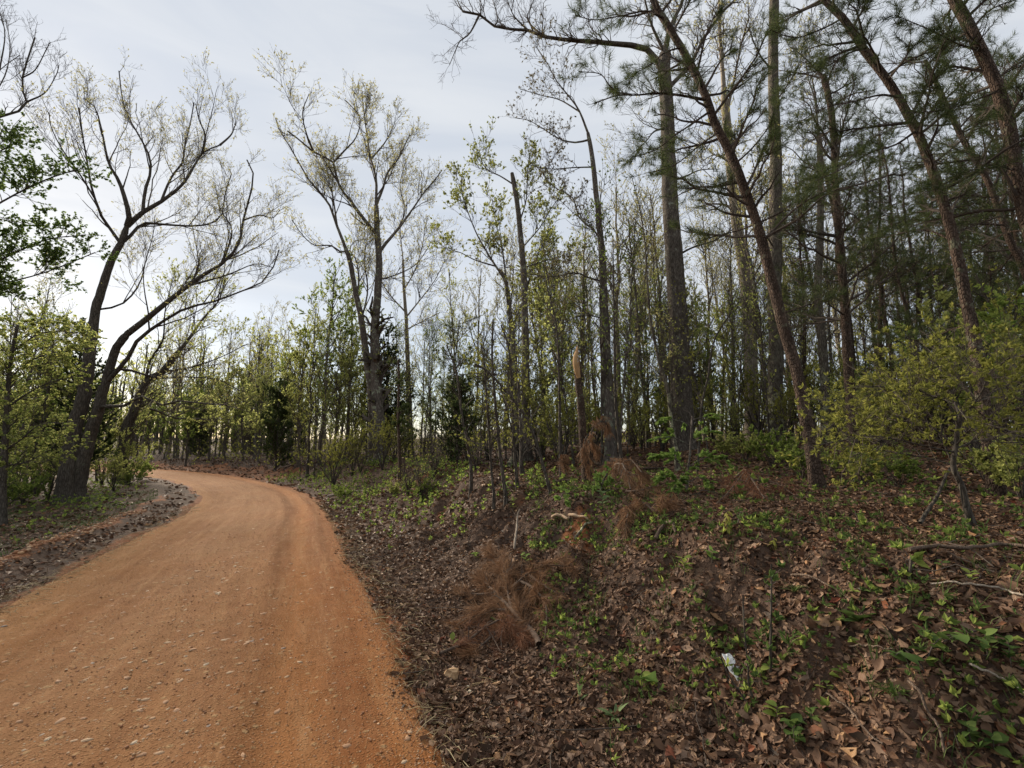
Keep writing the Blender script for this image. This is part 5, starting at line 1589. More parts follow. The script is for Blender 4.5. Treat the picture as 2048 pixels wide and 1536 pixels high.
# single ones with a place of their own
place('cedar', 553, 24, 1.15, 0.3, 0); ANCHORS.append((553, 'dark roadside cedar'))
place('cedar', 150, 15.5, 1.0, 1.0, 1)
place('cedar', 918, 12.5, 0.62, 2.0, 0)
place('youngpine', 902, 13.0, 0.88, 2.0, 0)
place('cedar', 400, 33, 1.0, 1.5, 0)
place('cedar', 775, 20.5, 1.05, 1.5, 1)
for px, D, s, k, v in ((640, 21.5, 1.18, 'leafy', 0), (600, 23, 1.1, 'leafy', 1), (668, 22.5, 1.02, 'leafy', 0), (690, 20.5, 0.8, 'leafy', 1), (560, 26, 0.95, 'leafy', 1), (618, 20.0, 0.85, 'slim', 1),
                       (700, 23, 0.95, 'slim', 0), (735, 21, 0.72, 'leafy', 1), (585, 27, 0.8, 'slim', 2), (520, 29, 0.8, 'leafy', 1),
                       (920, 20.5, 0.82, 'slim', 0), (950, 22.5, 0.8, 'slim', 2), (885, 25, 0.7, 'slim', 1), (858, 29, 0.7, 'slim', 1), (970, 18, 0.62, 'leafy', 1),
                       (1085, 16.0, 0.98, 'leafy', 1), (1110, 18.5, 0.9, 'slim', 0), (1150, 19, 0.7, 'leafy', 0), (1270, 18, 0.7, 'leafy', 0), (1300, 20, 0.8, 'slim', 1)):
    place(k, px, D, s, None, v)
# trees that close off the road's far bend
for px, D, s, k in ((330, 26, 0.8, 'low'), (375, 30, 1.0, 'low'), (420, 33, 1.05, 'low'), (455, 30.5, 0.95, 'low'), (490, 31, 1.1, 'low'), (300, 37, 1.2, 'low'), (270, 24, 0.8, 'low'),
                    (350, 36, 0.75, 'slim'), (400, 38, 0.7, 'leafy'), (440, 37, 0.72, 'slim'), (475, 36, 0.75, 'leafy'), (510, 34, 0.8, 'slim'), (310, 40, 0.8, 'leafy'), (545, 36, 0.75, 'leafy'), (535, 33, 0.6, 'slim')):
    place(k, px, D, s)
for i in range(22):
    place(RNG.choice(['slim', 'leafy', 'low', 'bare']), 285 + 13.5 * i + RNG.uniform(-5, 5), RNG.uniform(33, 48), RNG.uniform(0.65, 0.9))
for i in range(16):
    place(RNG.choice(['slim', 'leafy', 'pole']), 580 + 26 * i + RNG.uniform(-8, 8), RNG.uniform(25, 40), RNG.uniform(0.6, 0.85))
# the woods left of the road, down the slope
for px, D, s, k in ((20, 14, 0.8, 'low'), (75, 16, 0.95, 'low'), (-40, 12, 0.8, 'low'), (110, 20, 1.0, 'low'), (205, 19, 0.8, 'low'), (250, 22, 0.9, 'low'), (-90, 15, 1.0, 'low'), (40, 22, 1.1, 'low'),
                    (60, 19, 0.8, 'slim'), (95, 26, 0.8, 'slim'), (175, 27, 0.8, 'leafy'), (215, 30, 0.85, 'slim'), (245, 28, 0.8, 'leafy'), (10, 27, 0.95, 'slim'), (-60, 24, 1.0, 'leafy'), (130, 32, 0.9, 'slim'),
                    (280, 31, 0.85, 'slim'), (30, 17, 0.72, 'slim'), (-120, 19, 0.9, 'slim'), (-30, 18, 0.8, 'cedar'), (60, 13.5, 0.9, 'pole'), (90, 15, 1.0, 'pole'), (30, 12.5, 0.8, 'pole'), (110, 17, 0.9, 'pole')):
    place(k, px, D, s)
# the woods on the right
for px, D, s, k in ((1010, 22, 0.8, 'bare'), (1075, 25, 0.75, 'bare'), (1135, 23, 0.85, 'slim'), (1180, 26, 0.8, 'bare'), (1255, 24, 0.85, 'slim'), (1290, 27, 0.85, 'bare'), (1335, 20, 0.85, 'bare'),
                    (1400, 18, 0.85, 'leafy'), (1425, 22, 0.95, 'bare'), (1455, 20, 0.85, 'leafy'), (1480, 25, 0.9, 'bare'), (1525, 20, 0.8, 'slim'), (1580, 18, 0.9, 'bare'), (1600, 23, 0.9, 'pine'), (1615, 15, 0.8, 'pine'),
                    (1672, 19, 0.9, 'pine'), (1735, 13, 0.85, 'pine'), (1760, 17, 0.85, 'pine'), (1780, 21, 0.9, 'bare'), (1810, 15, 0.8, 'pine'), (1835, 19, 0.9, 'pine'), (1860, 12, 0.78, 'pine'),
                    (1895, 16, 0.85, 'pine'), (1920, 21, 0.9, 'pine'), (1950, 13.5, 0.85, 'pine'), (1985, 17, 0.85, 'pine'), (2015, 12, 0.8, 'pine'), (2040, 15, 0.85, 'pine'), (2090, 13, 0.9, 'pine'),
                    (2130, 10, 0.8, 'pine'), (2200, 13, 0.9, 'pine'), (1375, 25, 0.85, 'pine'), (1230, 21, 0.6, 'pine'), (1160, 16, 0.45, 'pine'), (1425, 15.5, 0.55, 'leafy'), (1700, 24, 0.9, 'bare'),
                    (1790, 10.5, 0.8, 'youngpine'), (1905, 10, 0.85, 'youngpine'), (2000, 9.5, 0.9, 'youngpine'), (1845, 14, 1.1, 'youngpine'), (1955, 18, 1.3, 'youngpine'), (1745, 18, 1.2, 'youngpine'), (1300, 14.5, 0.7, 'youngpine'), (1385, 16, 0.9, 'cedar'),
                    (1560, 26, 0.9, 'slim'), (1640, 27, 0.9, 'slim'), (1725, 28, 0.95, 'bare'), (1815, 26, 0.9, 'bare'), (1880, 27, 0.9, 'slim'), (1970, 25, 0.9, 'bare'), (2060, 22, 0.9, 'bare')):
    place(k, px, D, s, tilt=0.03)
# more slender stems that close the view on the right
for i in range(30):
    px = 1095 + 34 * i + RNG.uniform(-10, 10)
    kinds = ['bare', 'bare', 'slim'] if px < 1560 else ['bare', 'bare', 'pine', 'slim']
    place(RNG.choice(kinds), px, RNG.uniform(12.5, 24), RNG.uniform(0.62, 0.92), tilt=0.04)
# thin saplings through the understorey
for i, px in enumerate(np.linspace(575, 890, 17)):
    place('pole', px + RNG.uniform(-9, 9), RNG.uniform(17.5, 24), RNG.uniform(0.7, 1.05), tilt=0.04)
for i, px in enumerate(np.linspace(950, 1710, 48)):
    place('pole', px + RNG.uniform(-10, 10), RNG.uniform(10.5, 19), RNG.uniform(0.45, 0.95), tilt=0.06)
# shrubs
for px in np.linspace(560, 900, 13):
    place(RNG.choice(['s_olive', 's_olive', 's_brown']), px + RNG.uniform(-9, 9), RNG.uniform(15.5, 21), RNG.uniform(0.7, 1.15))
for px in np.linspace(820, 960, 6):
    place('s_brown', px + RNG.uniform(-8, 8), RNG.uniform(10.5, 13.5), RNG.uniform(0.6, 0.95))
for px in np.linspace(1060, 1720, 11):
    place('s_olive', px + RNG.uniform(-14, 14), RNG.uniform(11, 15), RNG.uniform(0.8, 1.3))
for px in np.linspace(935, 1720, 17):
    place(RNG.choice(['s_olive', 's_olive', 's_olive', 's_green']), px + RNG.uniform(-9, 9), RNG.uniform(11.5, 19), RNG.uniform(0.75, 1.3))
for px in np.linspace(1700, 2120, 15):
    place(RNG.choice(['s_olive', 's_green']), px + RNG.uniform(-9, 9), RNG.uniform(6.5, 14), RNG.uniform(0.75, 1.4))
for px in np.linspace(-40, 330, 13):
    place(RNG.choice(['s_green', 's_olive', 's_green']), px + RNG.uniform(-9, 9), RNG.uniform(13.5, 19), RNG.uniform(0.7, 1.15))
for px, D in ((265, 17.5), (290, 19.5), (310, 21), (60, 12.8), (20, 11.8)):
    place('s_low', px, D, RNG.uniform(0.9, 1.4))
for px, D, s in ((600, 14.4, 0.8), (690, 13.2, 0.7), (790, 11.8, 0.6), (845, 10.6, 0.6), (530, 17.5, 0.9), (575, 18, 0.9),
                 (1490, 9, 1.0), (1540, 8.2, 0.9), (1450, 9.6, 0.9), (1600, 7.0, 0.8), (1720, 6.2, 0.8), (1790, 5.6, 0.7), (2030, 4.7, 0.9), (1960, 5.6, 0.9)):
    place('s_low', px, D, s)

# ---- far-off woods: one mass
def far_woods():
    g = Geo()
    n = 560
    px = RNG.uniform(-250, 2320, n); D = 44 + 100 * RNG.uniform(0, 1, n) ** 1.1
    x = np.array([P(a, 885, d)[0] for a, d in zip(px, D)]); y = D
    D = np.where(RNG.uniform(size=n) < 0.3, RNG.uniform(38, 62, n), D); px = np.where((D < 62) & (RNG.uniform(size=n) < 0.6), RNG.uniform(-100, 620, n), px); x = np.array([P(a, 885, d)[0] for a, d in zip(px, D)]); y = D
    H = RNG.uniform(5.5, 10.5, n); H = np.where((px > 760) & (px < 1000), H * 0.62, H)
    z = terrain(x, y)
    z = far_rise(x, y, z)
    tt = np.linspace(0, 1, 5)
    pts = np.stack([x[:, None] + np.cumsum(RNG.normal(0, 0.12, (n, 5)), 1), y[:, None] + 0 * tt, z[:, None] - 0.3 + H[:, None] * tt], -1)
    rad = (0.05 + 0.012 * H)[:, None] * (1 - 0.8 * tt)[None]
    tubes(g, pts, rad, 5, 'dark')
    b, br = sprout(pts, rad, n * 10, 2.4, R(45), n=4, up=0.35, tmin=0.12, rmin=0.02, rmax=0.05)
    tubes(g, b, br, 3, 'twig')
    c, cr = sprout(b, br, n * 30, 1.0, R(45), n=2, up=0.2, rmin=0.014, rmax=0.025)
    tubes(g, c, cr, 3, 'twig')
    pos, d = on_branches(c, n * 60, 0.1, 1.0)
    clusters(g, pos, d, 2, 0.2, 0.14, 'yellowgreen', spread=1.0)
    o = g.build('far_woods', smooth=False)
    tag(o, 'far-off spring woods beyond the nearer trees', kind='stuff')
    # low understorey of the distance
    g = Geo()
    n = 8500
    px = RNG.uniform(-300, 2350, n); D = 20 + 90 * RNG.uniform(0, 1, n) ** 1.3
    dx = (px - PCX) / FPX
    x = dx * D * 1.0; y = D
    sr, sl, _ = side_offsets(x, y)
    ok = (sr > 1.5) | (sl > 2.5)
    x, y = x[ok], y[ok]
    z = terrain(x, y)
    z = far_rise(x, y, z)
    h = RNG.uniform(0.5, 2.0, len(x)); d = unit(len(x)); d[:, 2] = 1.4; d = norm(d)
    p0 = np.stack([x, y, z - 0.05], 1)
    pts = p0[:, None] + d[:, None] * (np.linspace(0, 1, 4)[None, :, None] * h[:, None, None])
    tubes(g, pts, np.full(pts.shape[:2], 0.008), 3, 'twig')
    pos, dd = on_branches(pts, len(x) * 4, 0.25, 1.0)
    pos = pos + 0.25 * unit(len(pos))
    clusters(g, pos, dd, 2, 0.11, 0.075, 'olive', spread=1.0)
    o = g.build('undergrowth', smooth=False)
    tag(o, 'thin undergrowth between the trunks of the farther woods', kind='stuff')
far_woods()

# labels: each copy is counted from a tree one can find
ORD = ['first', 'second', 'third', 'fourth', 'fifth', 'sixth', 'seventh', 'eighth', 'ninth', 'tenth', 'eleventh', 'twelfth', 'thirteenth', 'fourteenth', 'fifteenth', 'sixteenth', 'seventeenth', 'eighteenth', 'nineteenth', 'twentieth'] + ['farther'] * 40
ANCHORS.sort()
def ordinals(items):
    """items: (kind, px, depth, object)"""
    by = {}
    for it in items:
        by.setdefault(it[0], []).append(it)
    for kind, its in by.items():
        its.sort(key=lambda q: q[1])
        cnt = {}
        desc = KIND[kind][2]
        for (_, px, D, o) in its:
            prev = [a for a in ANCHORS if a[0] <= px]
            if prev:
                a = prev[-1][1]; cnt[a] = cnt.get(a, 0) + 1
                lab = f"{desc}, {ORD[cnt[a] - 1]} of its kind right of the {a}"
            else:
                cnt['edge'] = cnt.get('edge', 0) + 1
                lab = f"{desc}, {ORD[cnt['edge'] - 1]} of its kind from the photo's left edge"
            tag(o, lab, KIND[kind][1], {'tree': 'trees of the surrounding woods', 'sapling': 'thin saplings in the understorey', 'shrub': 'shrubs of the understorey'}[KIND[kind][1]])
ordinals(PLACED)

# ================================================================== small plants, sticks, stones, litter
def weeds():
    g = Geo()
    # leafy cover on the bank left of the middle oaks
    n = 26000
    x = RNG.uniform(-12, 3, n); y = RNG.uniform(6, 21, n)
    sr, sl, arc = side_offsets(x, y)
    dens = np.exp(-((sr - 1.9) / 1.2) ** 2) * np.clip((y - 6.5) / 4, 0, 1) * np.clip(0.55 + 0.9 * vnoise(x, y, 1.6, 51), 0, 1) * (sr > 0.25)
    keep = RNG.uniform(size=n) < dens
    x, y = x[keep], y[keep]
    p = np.stack([x, y, terrain(x, y) + RNG.uniform(0.02, 0.32, len(x)) ** 1.3], 1)
    d = unit(len(x)); d[:, 2] = np.abs(d[:, 2]) + 0.3
    clusters(g, p, norm(d), 5, 0.05, 0.034, 'green', spread=0.9, flat=0.2)
    clusters(g, p[::2] + np.array([0, 0, 0.05]), norm(d[::2]), 4, 0.045, 0.026, 'weed', spread=0.9, flat=0.2)
    # loose green growth on the left verge round the oak feet
    n = 5200
    a = RNG.uniform(ARC_AT(7), ARC_AT(21), n)
    lat = -(np.interp(a, RARC, RHW) + 1.3 + 6 * RNG.uniform(0, 1, n) ** 0.8)
    x = np.interp(a, RARC, RC[:, 0]) + np.interp(a, RARC, RNRM[:, 0]) * lat
    y = np.interp(a, RARC, RC[:, 1]) + np.interp(a, RARC, RNRM[:, 1]) * lat
    keep = RNG.uniform(size=n) < np.clip(0.25 + 1.1 * vnoise(x, y, 1.8, 57), 0, 1)
    x, y = x[keep], y[keep]
    p = np.stack([x, y, terrain(x, y) + 0.3 * RNG.uniform(0.05, 1, len(x)) ** 2], 1)
    d = unit(len(x)); d[:, 2] = np.abs(d[:, 2]) + 0.4
    clusters(g, p, norm(d), 5, 0.055, 0.03, 'green', spread=0.9, flat=0.2)
    # seedlings and herbs of several sizes on the near bank
    for n, L, w, mat_, hi, thr in ((16000, 0.026, 0.012, 'weed', 0.06, 0.2), (7000, 0.042, 0.022, 'green', 0.1, 0.05), (5000, 0.05, 0.01, 'weed', 0.12, 0.1)):
        x = RNG.uniform(0.2, 7.0, n); y = RNG.uniform(1.2, 9.5, n)
        sr, sl, arc = side_offsets(x, y)
        band = np.exp(-((sr - 2.1) / 0.9) ** 2) + 0.22 * np.clip((sr - 1.2) / 0.8, 0, 1)
        dens = 1.7 * band * np.clip(thr + 0.1 + 1.2 * vnoise(x, y, 0.75, 52), 0, 1)
        keep = RNG.uniform(size=n) < dens
        x, y = x[keep], y[keep]
        p = np.stack([x, y, terrain(x, y) + hi * RNG.uniform(0.1, 1, len(x)) ** 1.5], 1)
        d = unit(len(x)); d[:, 2] = np.abs(d[:, 2]) + 0.5
        clusters(g, p, norm(d), 5, L, w, mat_, spread=0.9, flat=0.15)
    n = 3000
    x = RNG.uniform(0.3, 7, n); y = RNG.uniform(1.2, 9, n)
    sr, sl, arc = side_offsets(x, y)
    s = (RNG.uniform(size=n) < np.exp(-((sr - 2.2) / 0.9) ** 2) * np.clip(0.5 + 1.1 * vnoise(x, y, 0.8, 55), 0, 1))
    blades(g, np.repeat(x[s], 7) + RNG.normal(0, 0.02, 7 * s.sum()), np.repeat(y[s], 7) + RNG.normal(0, 0.02, 7 * s.sum()), np.repeat(terrain(x[s], y[s]), 7), 0.11, 0.0024, 'grass', 0.7)
    # forest-floor sprouts farther in
    n = 2600
    x, y = scatter(6, 26, 3.2, 56)
    sr, sl, arc = side_offsets(x, y)
    keep = ((sr > 2.8) | (sl > 1.5)) & (RNG.uniform(size=len(x)) < np.clip(0.3 + 0.8 * vnoise(x, y, 2.5, 53), 0, 1))
    x, y = x[keep], y[keep]
    p = np.stack([x, y, terrain(x, y) + RNG.uniform(0.03, 0.3, len(x))], 1)
    d = unit(len(x)); d[:, 2] = np.abs(d[:, 2]) + 0.3
    clusters(g, p, norm(d), 5, 0.075, 0.045, 'green', spread=1.0, flat=0.3)
    o = g.build('weeds', smooth=False)
    tag(o, 'low green weeds and seedlings scattered over the bank', kind='stuff')
weeds()

def twig_litter():
    g = Geo()
    n = 2600
    x, y = scatter(1.0, 9, 14, 56)
    sr, sl, arc = side_offsets(x, y)
    k = sr > 0.15
    x, y = x[k], y[k]
    n = len(x)
    z = terrain(x, y) + 0.018
    a = RNG.uniform(0, 6.28, n); L = RNG.uniform(0.08, 0.5, n)
    d = np.stack([np.cos(a), np.sin(a)], 1)
    tt = np.linspace(-.5, .5, 5)
    X = x[:, None] + d[:, :1] * L[:, None] * tt + np.cumsum(RNG.normal(0, 0.01, (n, 5)), 1)
    Y = y[:, None] + d[:, 1:] * L[:, None] * tt + np.cumsum(RNG.normal(0, 0.01, (n, 5)), 1)
    Z = terrain(X.ravel(), Y.ravel()).reshape(n, 5) + RNG.uniform(0.005, 0.035, (n, 1))
    tubes(g, np.stack([X, Y, Z], -1), np.repeat(RNG.uniform(0.0012, 0.0035, (n, 1)), 5, 1), 4, 'twig')
    o = g.build('twig_litter'); tag(o, 'fine fallen twigs lying among the dead leaves', kind='stuff')
twig_litter()

# ---- fallen sticks, traced where they lie
def stick(name, label, pts, w0, w1, mat, cat='stick'):
    q = np.array([hit(a, b) + np.array([0, 0, h]) for a, b, h in pts])
    base = q[0].copy()
    c = catmull(q, 16)
    c[1:-1] += RNG.normal(0, 0.003, (14, 3))
    r = np.linspace(w0, w1, 16) * 0.5 * c[:, 1].mean() / FPX
    g = Geo(); trunk_tube(g, c, r, 8, mat, 0.08, len(label))
    tubes(g, np.stack([c[:1], c[:1]])[:1].repeat(2, 1) if False else np.array([[c[0], c[0] + (c[0] - c[1]) * 0.02]]), np.array([[r[0], 0.0005]]), 8, mat)
    tubes(g, np.array([[c[-1], c[-1] + (c[-1] - c[-2]) * 0.02]]), np.array([[r[-1], 0.0005]]), 8, mat)
    o = g.build(name, loc=tuple(base), origin=base)
    return tag(o, label, cat, 'fallen sticks and roots on the bank')

stick('dead_stick', 'bleached white stick standing crooked on the leafy bank slope', [(1028, 1100, 0.0), (1031, 1085, 0.06), (1034, 1062, 0.1), (1036, 1050, 0.14), (1040, 1044, 0.16)], 5, 3, 'whitestick')
stick('exposed_root', 'short peeled root poking from the clay hollow, the left of two', [(1104, 1042, 0.05), (1112, 1047, 0.1), (1122, 1049, 0.1), (1136, 1049, 0.06)], 6, 5, 'rootwood', 'root')
stick('exposed_root', 'longer peeled root in the clay hollow, the right of two', [(1139, 1040, 0.04), (1150, 1047, 0.09), (1158, 1051, 0.1), (1170, 1050, 0.09), (1181, 1053, 0.05)], 7, 3, 'rootwood', 'root')
stick('dead_stick', 'dark mossy stick slanting below the two peeled roots', [(1150, 1084, 0.03), (1162, 1074, 0.06), (1172, 1062, 0.07), (1186, 1057, 0.05)], 6, 4, 'lichen')
stick('dead_log', 'short dark broken log at the bank edge left of the splintered stump', [(1112, 973, 0.05), (1125, 971, 0.06), (1142, 970, 0.05)], 9, 8, 'pine', 'log')
stick('fallen_branch', 'dark limb lying behind the brown needle heap on the bank', [(1178, 925, 0.1), (1200, 938, 0.1), (1225, 945, 0.1), (1245, 948, 0.09), (1300, 946, 0.08), (1330, 942, 0.06)], 6, 4, 'pine', 'branch')
stick('dead_stick', 'bent grey branch piece on the bank right of the drooping orange spray', [(1312, 1085, 0.03), (1322, 1074, 0.06), (1334, 1066, 0.09), (1346, 1066, 0.08), (1352, 1072, 0.03)], 9, 5, 'deadstick')
stick('dead_stick', 'long pale thin stick lying among weeds left of the dark leafy sapling', [(1583, 1160, 0.03), (1615, 1168, 0.05), (1645, 1182, 0.05), (1675, 1200, 0.05), (1708, 1217, 0.03)], 4, 2.5, 'deadstick')
stick('dead_stick', 'straight pale stick lying level below the big yellow green bush', [(1864, 1187, 0.04), (1910, 1189, 0.05), (1960, 1193, 0.05), (2010, 1198, 0.04), (2050, 1204, 0.03)], 4, 4, 'whitestick')
stick('dead_stick', 'pale curved stick sloping toward the right edge', [(1941, 1352, 0.04), (1975, 1372, 0.06), (2010, 1392, 0.06), (2055, 1416, 0.04)], 5, 3, 'whitestick')
stick('dead_stick', 'thin brown stick sloping down from the dark leafy sapling to the bottom edge', [(1819, 1382, 0.04), (1840, 1416, 0.06), (1858, 1452, 0.06), (1880, 1486, 0.05), (1892, 1534, 0.04)], 6, 4, 'deadstick')
stick('dead_stick', 'slender stick pointing to the bottom edge right of the white paper', [(1655, 1401, 0.03), (1680, 1428, 0.05), (1700, 1447, 0.05), (1735, 1488, 0.04), (1768, 1512, 0.03)], 4, 3, 'deadstick')
stick('dead_stick', 'short grey twig level on the leaves left of the dark leafy sapling foot', [(1700, 1308, 0.03), (1725, 1312, 0.05), (1755, 1316, 0.05), (1790, 1314, 0.03)], 4, 2, 'deadstick')
stick('dead_stick', 'fallen pole lying behind the right stem of the yellow green bush', [(1820, 1118, 0.05), (1850, 1112, 0.05), (1880, 1108, 0.05), (1930, 1115, 0.05), (2010, 1108, 0.05), (2060, 1112, 0.05)], 8, 6, 'deadstick')
stick('dead_stick', 'pale long stick on the green bank left of the thicket', [(655, 996, 0.05), (680, 994, 0.09), (700, 991, 0.12), (735, 990, 0.1)], 4, 2, 'whitestick')
stick('dead_stick', 'pale stick lying flat on the clay road near its left edge', [(140, 1226, 0.012), (152, 1223, 0.014), (164, 1220, 0.012)], 4, 2, 'whitestick')

stick('fallen_branch', 'mossy fallen limb propped up behind the thin bank stems', [(1018, 935, 0.05), (1034, 915, 0.22), (1052, 902, 0.36), (1066, 894, 0.44)], 8, 6, 'lichen', 'branch')
stick('fallen_branch', 'thin grey fallen limb on the leaves left of the thin bank stems', [(940, 938, 0.05), (965, 934, 0.1), (990, 936, 0.1), (1010, 938, 0.05)], 5, 3, 'deadstick', 'branch')

def stub(label, px, py, h, w, D=None):
    b = hit(px, py)
    root = b
    c = np.array([b + np.array([0, 0, -0.08]), b + np.array([0.01, 0, h * 0.5]), b + np.array([-0.01, 0.01, h])])
    r = w * 0.5 * b[1] / FPX
    g = Geo(); trunk_tube(g, catmull(c, 6), np.full(6, r), 9, 'deadstick', 0.08, 3)
    o = empty('stump', tuple(b)); tag(o, label, 'stump')
    g.build('trunk', o, origin=b)
    g = Geo(); a = np.arange(9) * 6.283 / 9
    top = catmull(c, 6)[-1]
    ring = top + np.stack([np.cos(a) * r, np.sin(a) * r, RNG.uniform(-0.015, 0.02, 9)], 1)
    g.add(np.vstack([ring, top[None] + [[0, 0, 0.012]]]), [[j, (j + 1) % 9, 9] for j in range(9)], 'rootwood')
    g.build('cut_top', o, origin=b)
stub('weathered cut stub standing in the brown brush on the bank', 806, 952, 0.42, 8)
stub('shorter weathered stub right of the other on the bank edge', 862, 946, 0.25, 7)

# ---- rocks
def rock(label, px, py, wpx, mat, flat=0.7, name='rock', lift=0.25):
    b = hit(px, py)
    s = wpx * b[1] / FPX
    v, f = ICO, ICOF
    # one subdivision, then lumps
    mids, nf, vs = {}, [], list(v)
    def mid(a, c):
        k = (min(a, c), max(a, c))
        if k not in mids:
            mids[k] = len(vs); vs.append(norm((vs[a] + vs[c])[None])[0])
        return mids[k]
    for a, c, e in f:
        m1, m2, m3 = mid(a, c), mid(c, e), mid(e, a)
        nf += [(a, m1, m3), (c, m2, m1), (e, m3, m2), (m1, m2, m3)]
    vs = np.array(vs); vs = vs * (1 + RNG.normal(0, 0.13, (len(vs), 1))) + RNG.normal(0, 0.05, vs.shape)
    vs = vs * np.array([1, RNG.uniform(0.7, 0.9), flat]) * s * 0.5
    c = b + np.array([0, 0, s * flat * lift])
    g = Geo(); g.add(vs, nf, mat)
    o = g.build(name, loc=tuple(c), smooth=False); o.rotation_euler = (RNG.normal(0, 0.15), RNG.normal(0, 0.15), RNG.uniform(0, 6.28))
    return tag(o, label, 'rock', 'loose rocks among the leaves')
def rockmat(name, a, b_):
    m, nt, b = nodes_of(name)
    n1 = tex(nt, 'ShaderNodeTexNoise', 30, Detail=8, Roughness=0.7)
    nt.links.new(ramp(nt, [(0.3, a), (0.65, b_)], n1.outputs['Fac']).outputs[0], b.inputs['Base Color'])
    b.inputs['Roughness'].default_value = 0.9
    bump(nt, n1.outputs['Fac'], 1.0, 0.012, b)
    M[name] = m
rockmat('tan_rock', (0.34, 0.19, 0.085), (0.6, 0.4, 0.22))
rockmat('cream_rock', (0.4, 0.32, 0.2), (0.66, 0.58, 0.42))
rockmat('orange_rock', (0.36, 0.18, 0.08), (0.52, 0.29, 0.14))
rock('fist-sized tan orange rock at the edge of the leaves by the road', 903, 1356, 31, 'tan_rock', 0.75)
rock('upper of the two small cream stones below the tan rock', 937, 1377, 11, 'cream_rock')
rock('lower of the two small cream stones below the tan rock', 940, 1389, 14, 'cream_rock')
rock('small orange stone below the cream pair', 945, 1400, 12, 'orange_rock')
rock('round orange stone at the bottom edge beside the road', 994, 1522, 19, 'orange_rock', 0.9)
rock('left small tan stone in the leaves below the rust red brush', 1566, 1130, 12, 'tan_rock', 0.8)
rock('right small orange stone in the leaves below the rust red brush', 1615, 1128, 10, 'orange_rock', 0.8)
rock('flat buff stone in the leaves left of the dark leafy sapling', 1721, 1182, 17, 'cream_rock', 0.35)

# ---- scrap of white paper
def paper():
    b = hit(1455, 1346)
    m, nt, bs = nodes_of('white_paper')
    n1 = tex(nt, 'ShaderNodeTexNoise', 25, Detail=3)
    nt.links.new(ramp(nt, [(0.3, (0.7, 0.69, 0.66)), (0.7, (0.84, 0.83, 0.8))], n1.outputs['Fac']).outputs[0], bs.inputs['Base Color'])
    bs.inputs['Roughness'].default_value = 0.6
    M['paper'] = m
    nx, ny = 8, 12
    w = 0.085; l = 0.15
    u, v = np.meshgrid(np.linspace(-.5, .5, nx), np.linspace(-.5, .5, ny), indexing='ij')
    wid = w * (1 - 0.25 * (v * 2) ** 2)
    X = u * wid; Y = v * l
    Z = 0.055 + 0.008 * np.abs(u * 2) + 0.005 * np.sin(v * 9 + u * 3) + 0.003 * RNG.normal(size=u.shape)
    idx = np.arange(nx * ny).reshape(nx, ny)
    f = np.stack([idx[:-1, :-1], idx[1:, :-1], idx[1:, 1:], idx[:-1, 1:]], -1).reshape(-1, 4)
    g = Geo(); g.add(np.stack([X.ravel(), Y.ravel(), Z.ravel()], 1), f, 'paper')
    o = g.build('paper_scrap', loc=tuple(b), smooth=False)
    o.rotation_euler = (R(42), R(6), R(24))
    md = o.modifiers.new('thickness', 'SOLIDIFY'); md.thickness = 0.002
    tag(o, 'crumpled scrap of white paper lying on the brown leaves', 'litter')
paper()

# ---- herbs and seedlings one can point at
def ovate(w=0.3, cup=0.3, tipc=0.0, lob=False):
    n = 6; t = np.linspace(0, 1, n)
    ww = np.sin(math.pi * np.clip(t * 0.96 + 0.02, 0, 1)) ** 0.8 * w
    if lob:
        ww = ww * (1 + 0.35 * np.cos(t * 15))
    ww[0] = ww[-1] = 0.005
    z = -0.25 * t * t + tipc
    mid = np.stack([t, 0 * t, z], 1); L = np.stack([t, ww, z + cup * ww], 1); Rr = np.stack([t, -ww, z + cup * ww], 1)
    f = []
    for i in range(n - 1):
        f += [(i, n + i + 1, n + i), (i, i + 1, n + i + 1), (i, 2 * n + i, 2 * n + i + 1), (i, 2 * n + i + 1, i + 1)]
    return np.vstack([mid, L, Rr]), np.array(f)
LEAFMESH = {}
def leafmesh(mat, w, lob=False):
    k = (mat, w, lob)
    if k not in LEAFMESH:
        g = Geo(); v, f = ovate(w, lob=lob); g.add(v, f, mat + '_single'); LEAFMESH[k] = g.mesh('leaf')
    return LEAFMESH[k]
for mname in ('weed', 'green', 'beech', 'bluegreen', 'yellowgreen', 'olive'):
    m = M[mname].copy(); m.name = M[mname].name + '_single'; M[mname + '_single'] = m
    nt = m.node_tree; oi = nt.nodes.new('ShaderNodeObjectInfo')
    for l in list(nt.links):
        if l.from_node.bl_idname == 'ShaderNodeNewGeometry':
            s_ = l.to_socket; nt.links.remove(l); nt.links.new(oi.outputs['Random'], s_)

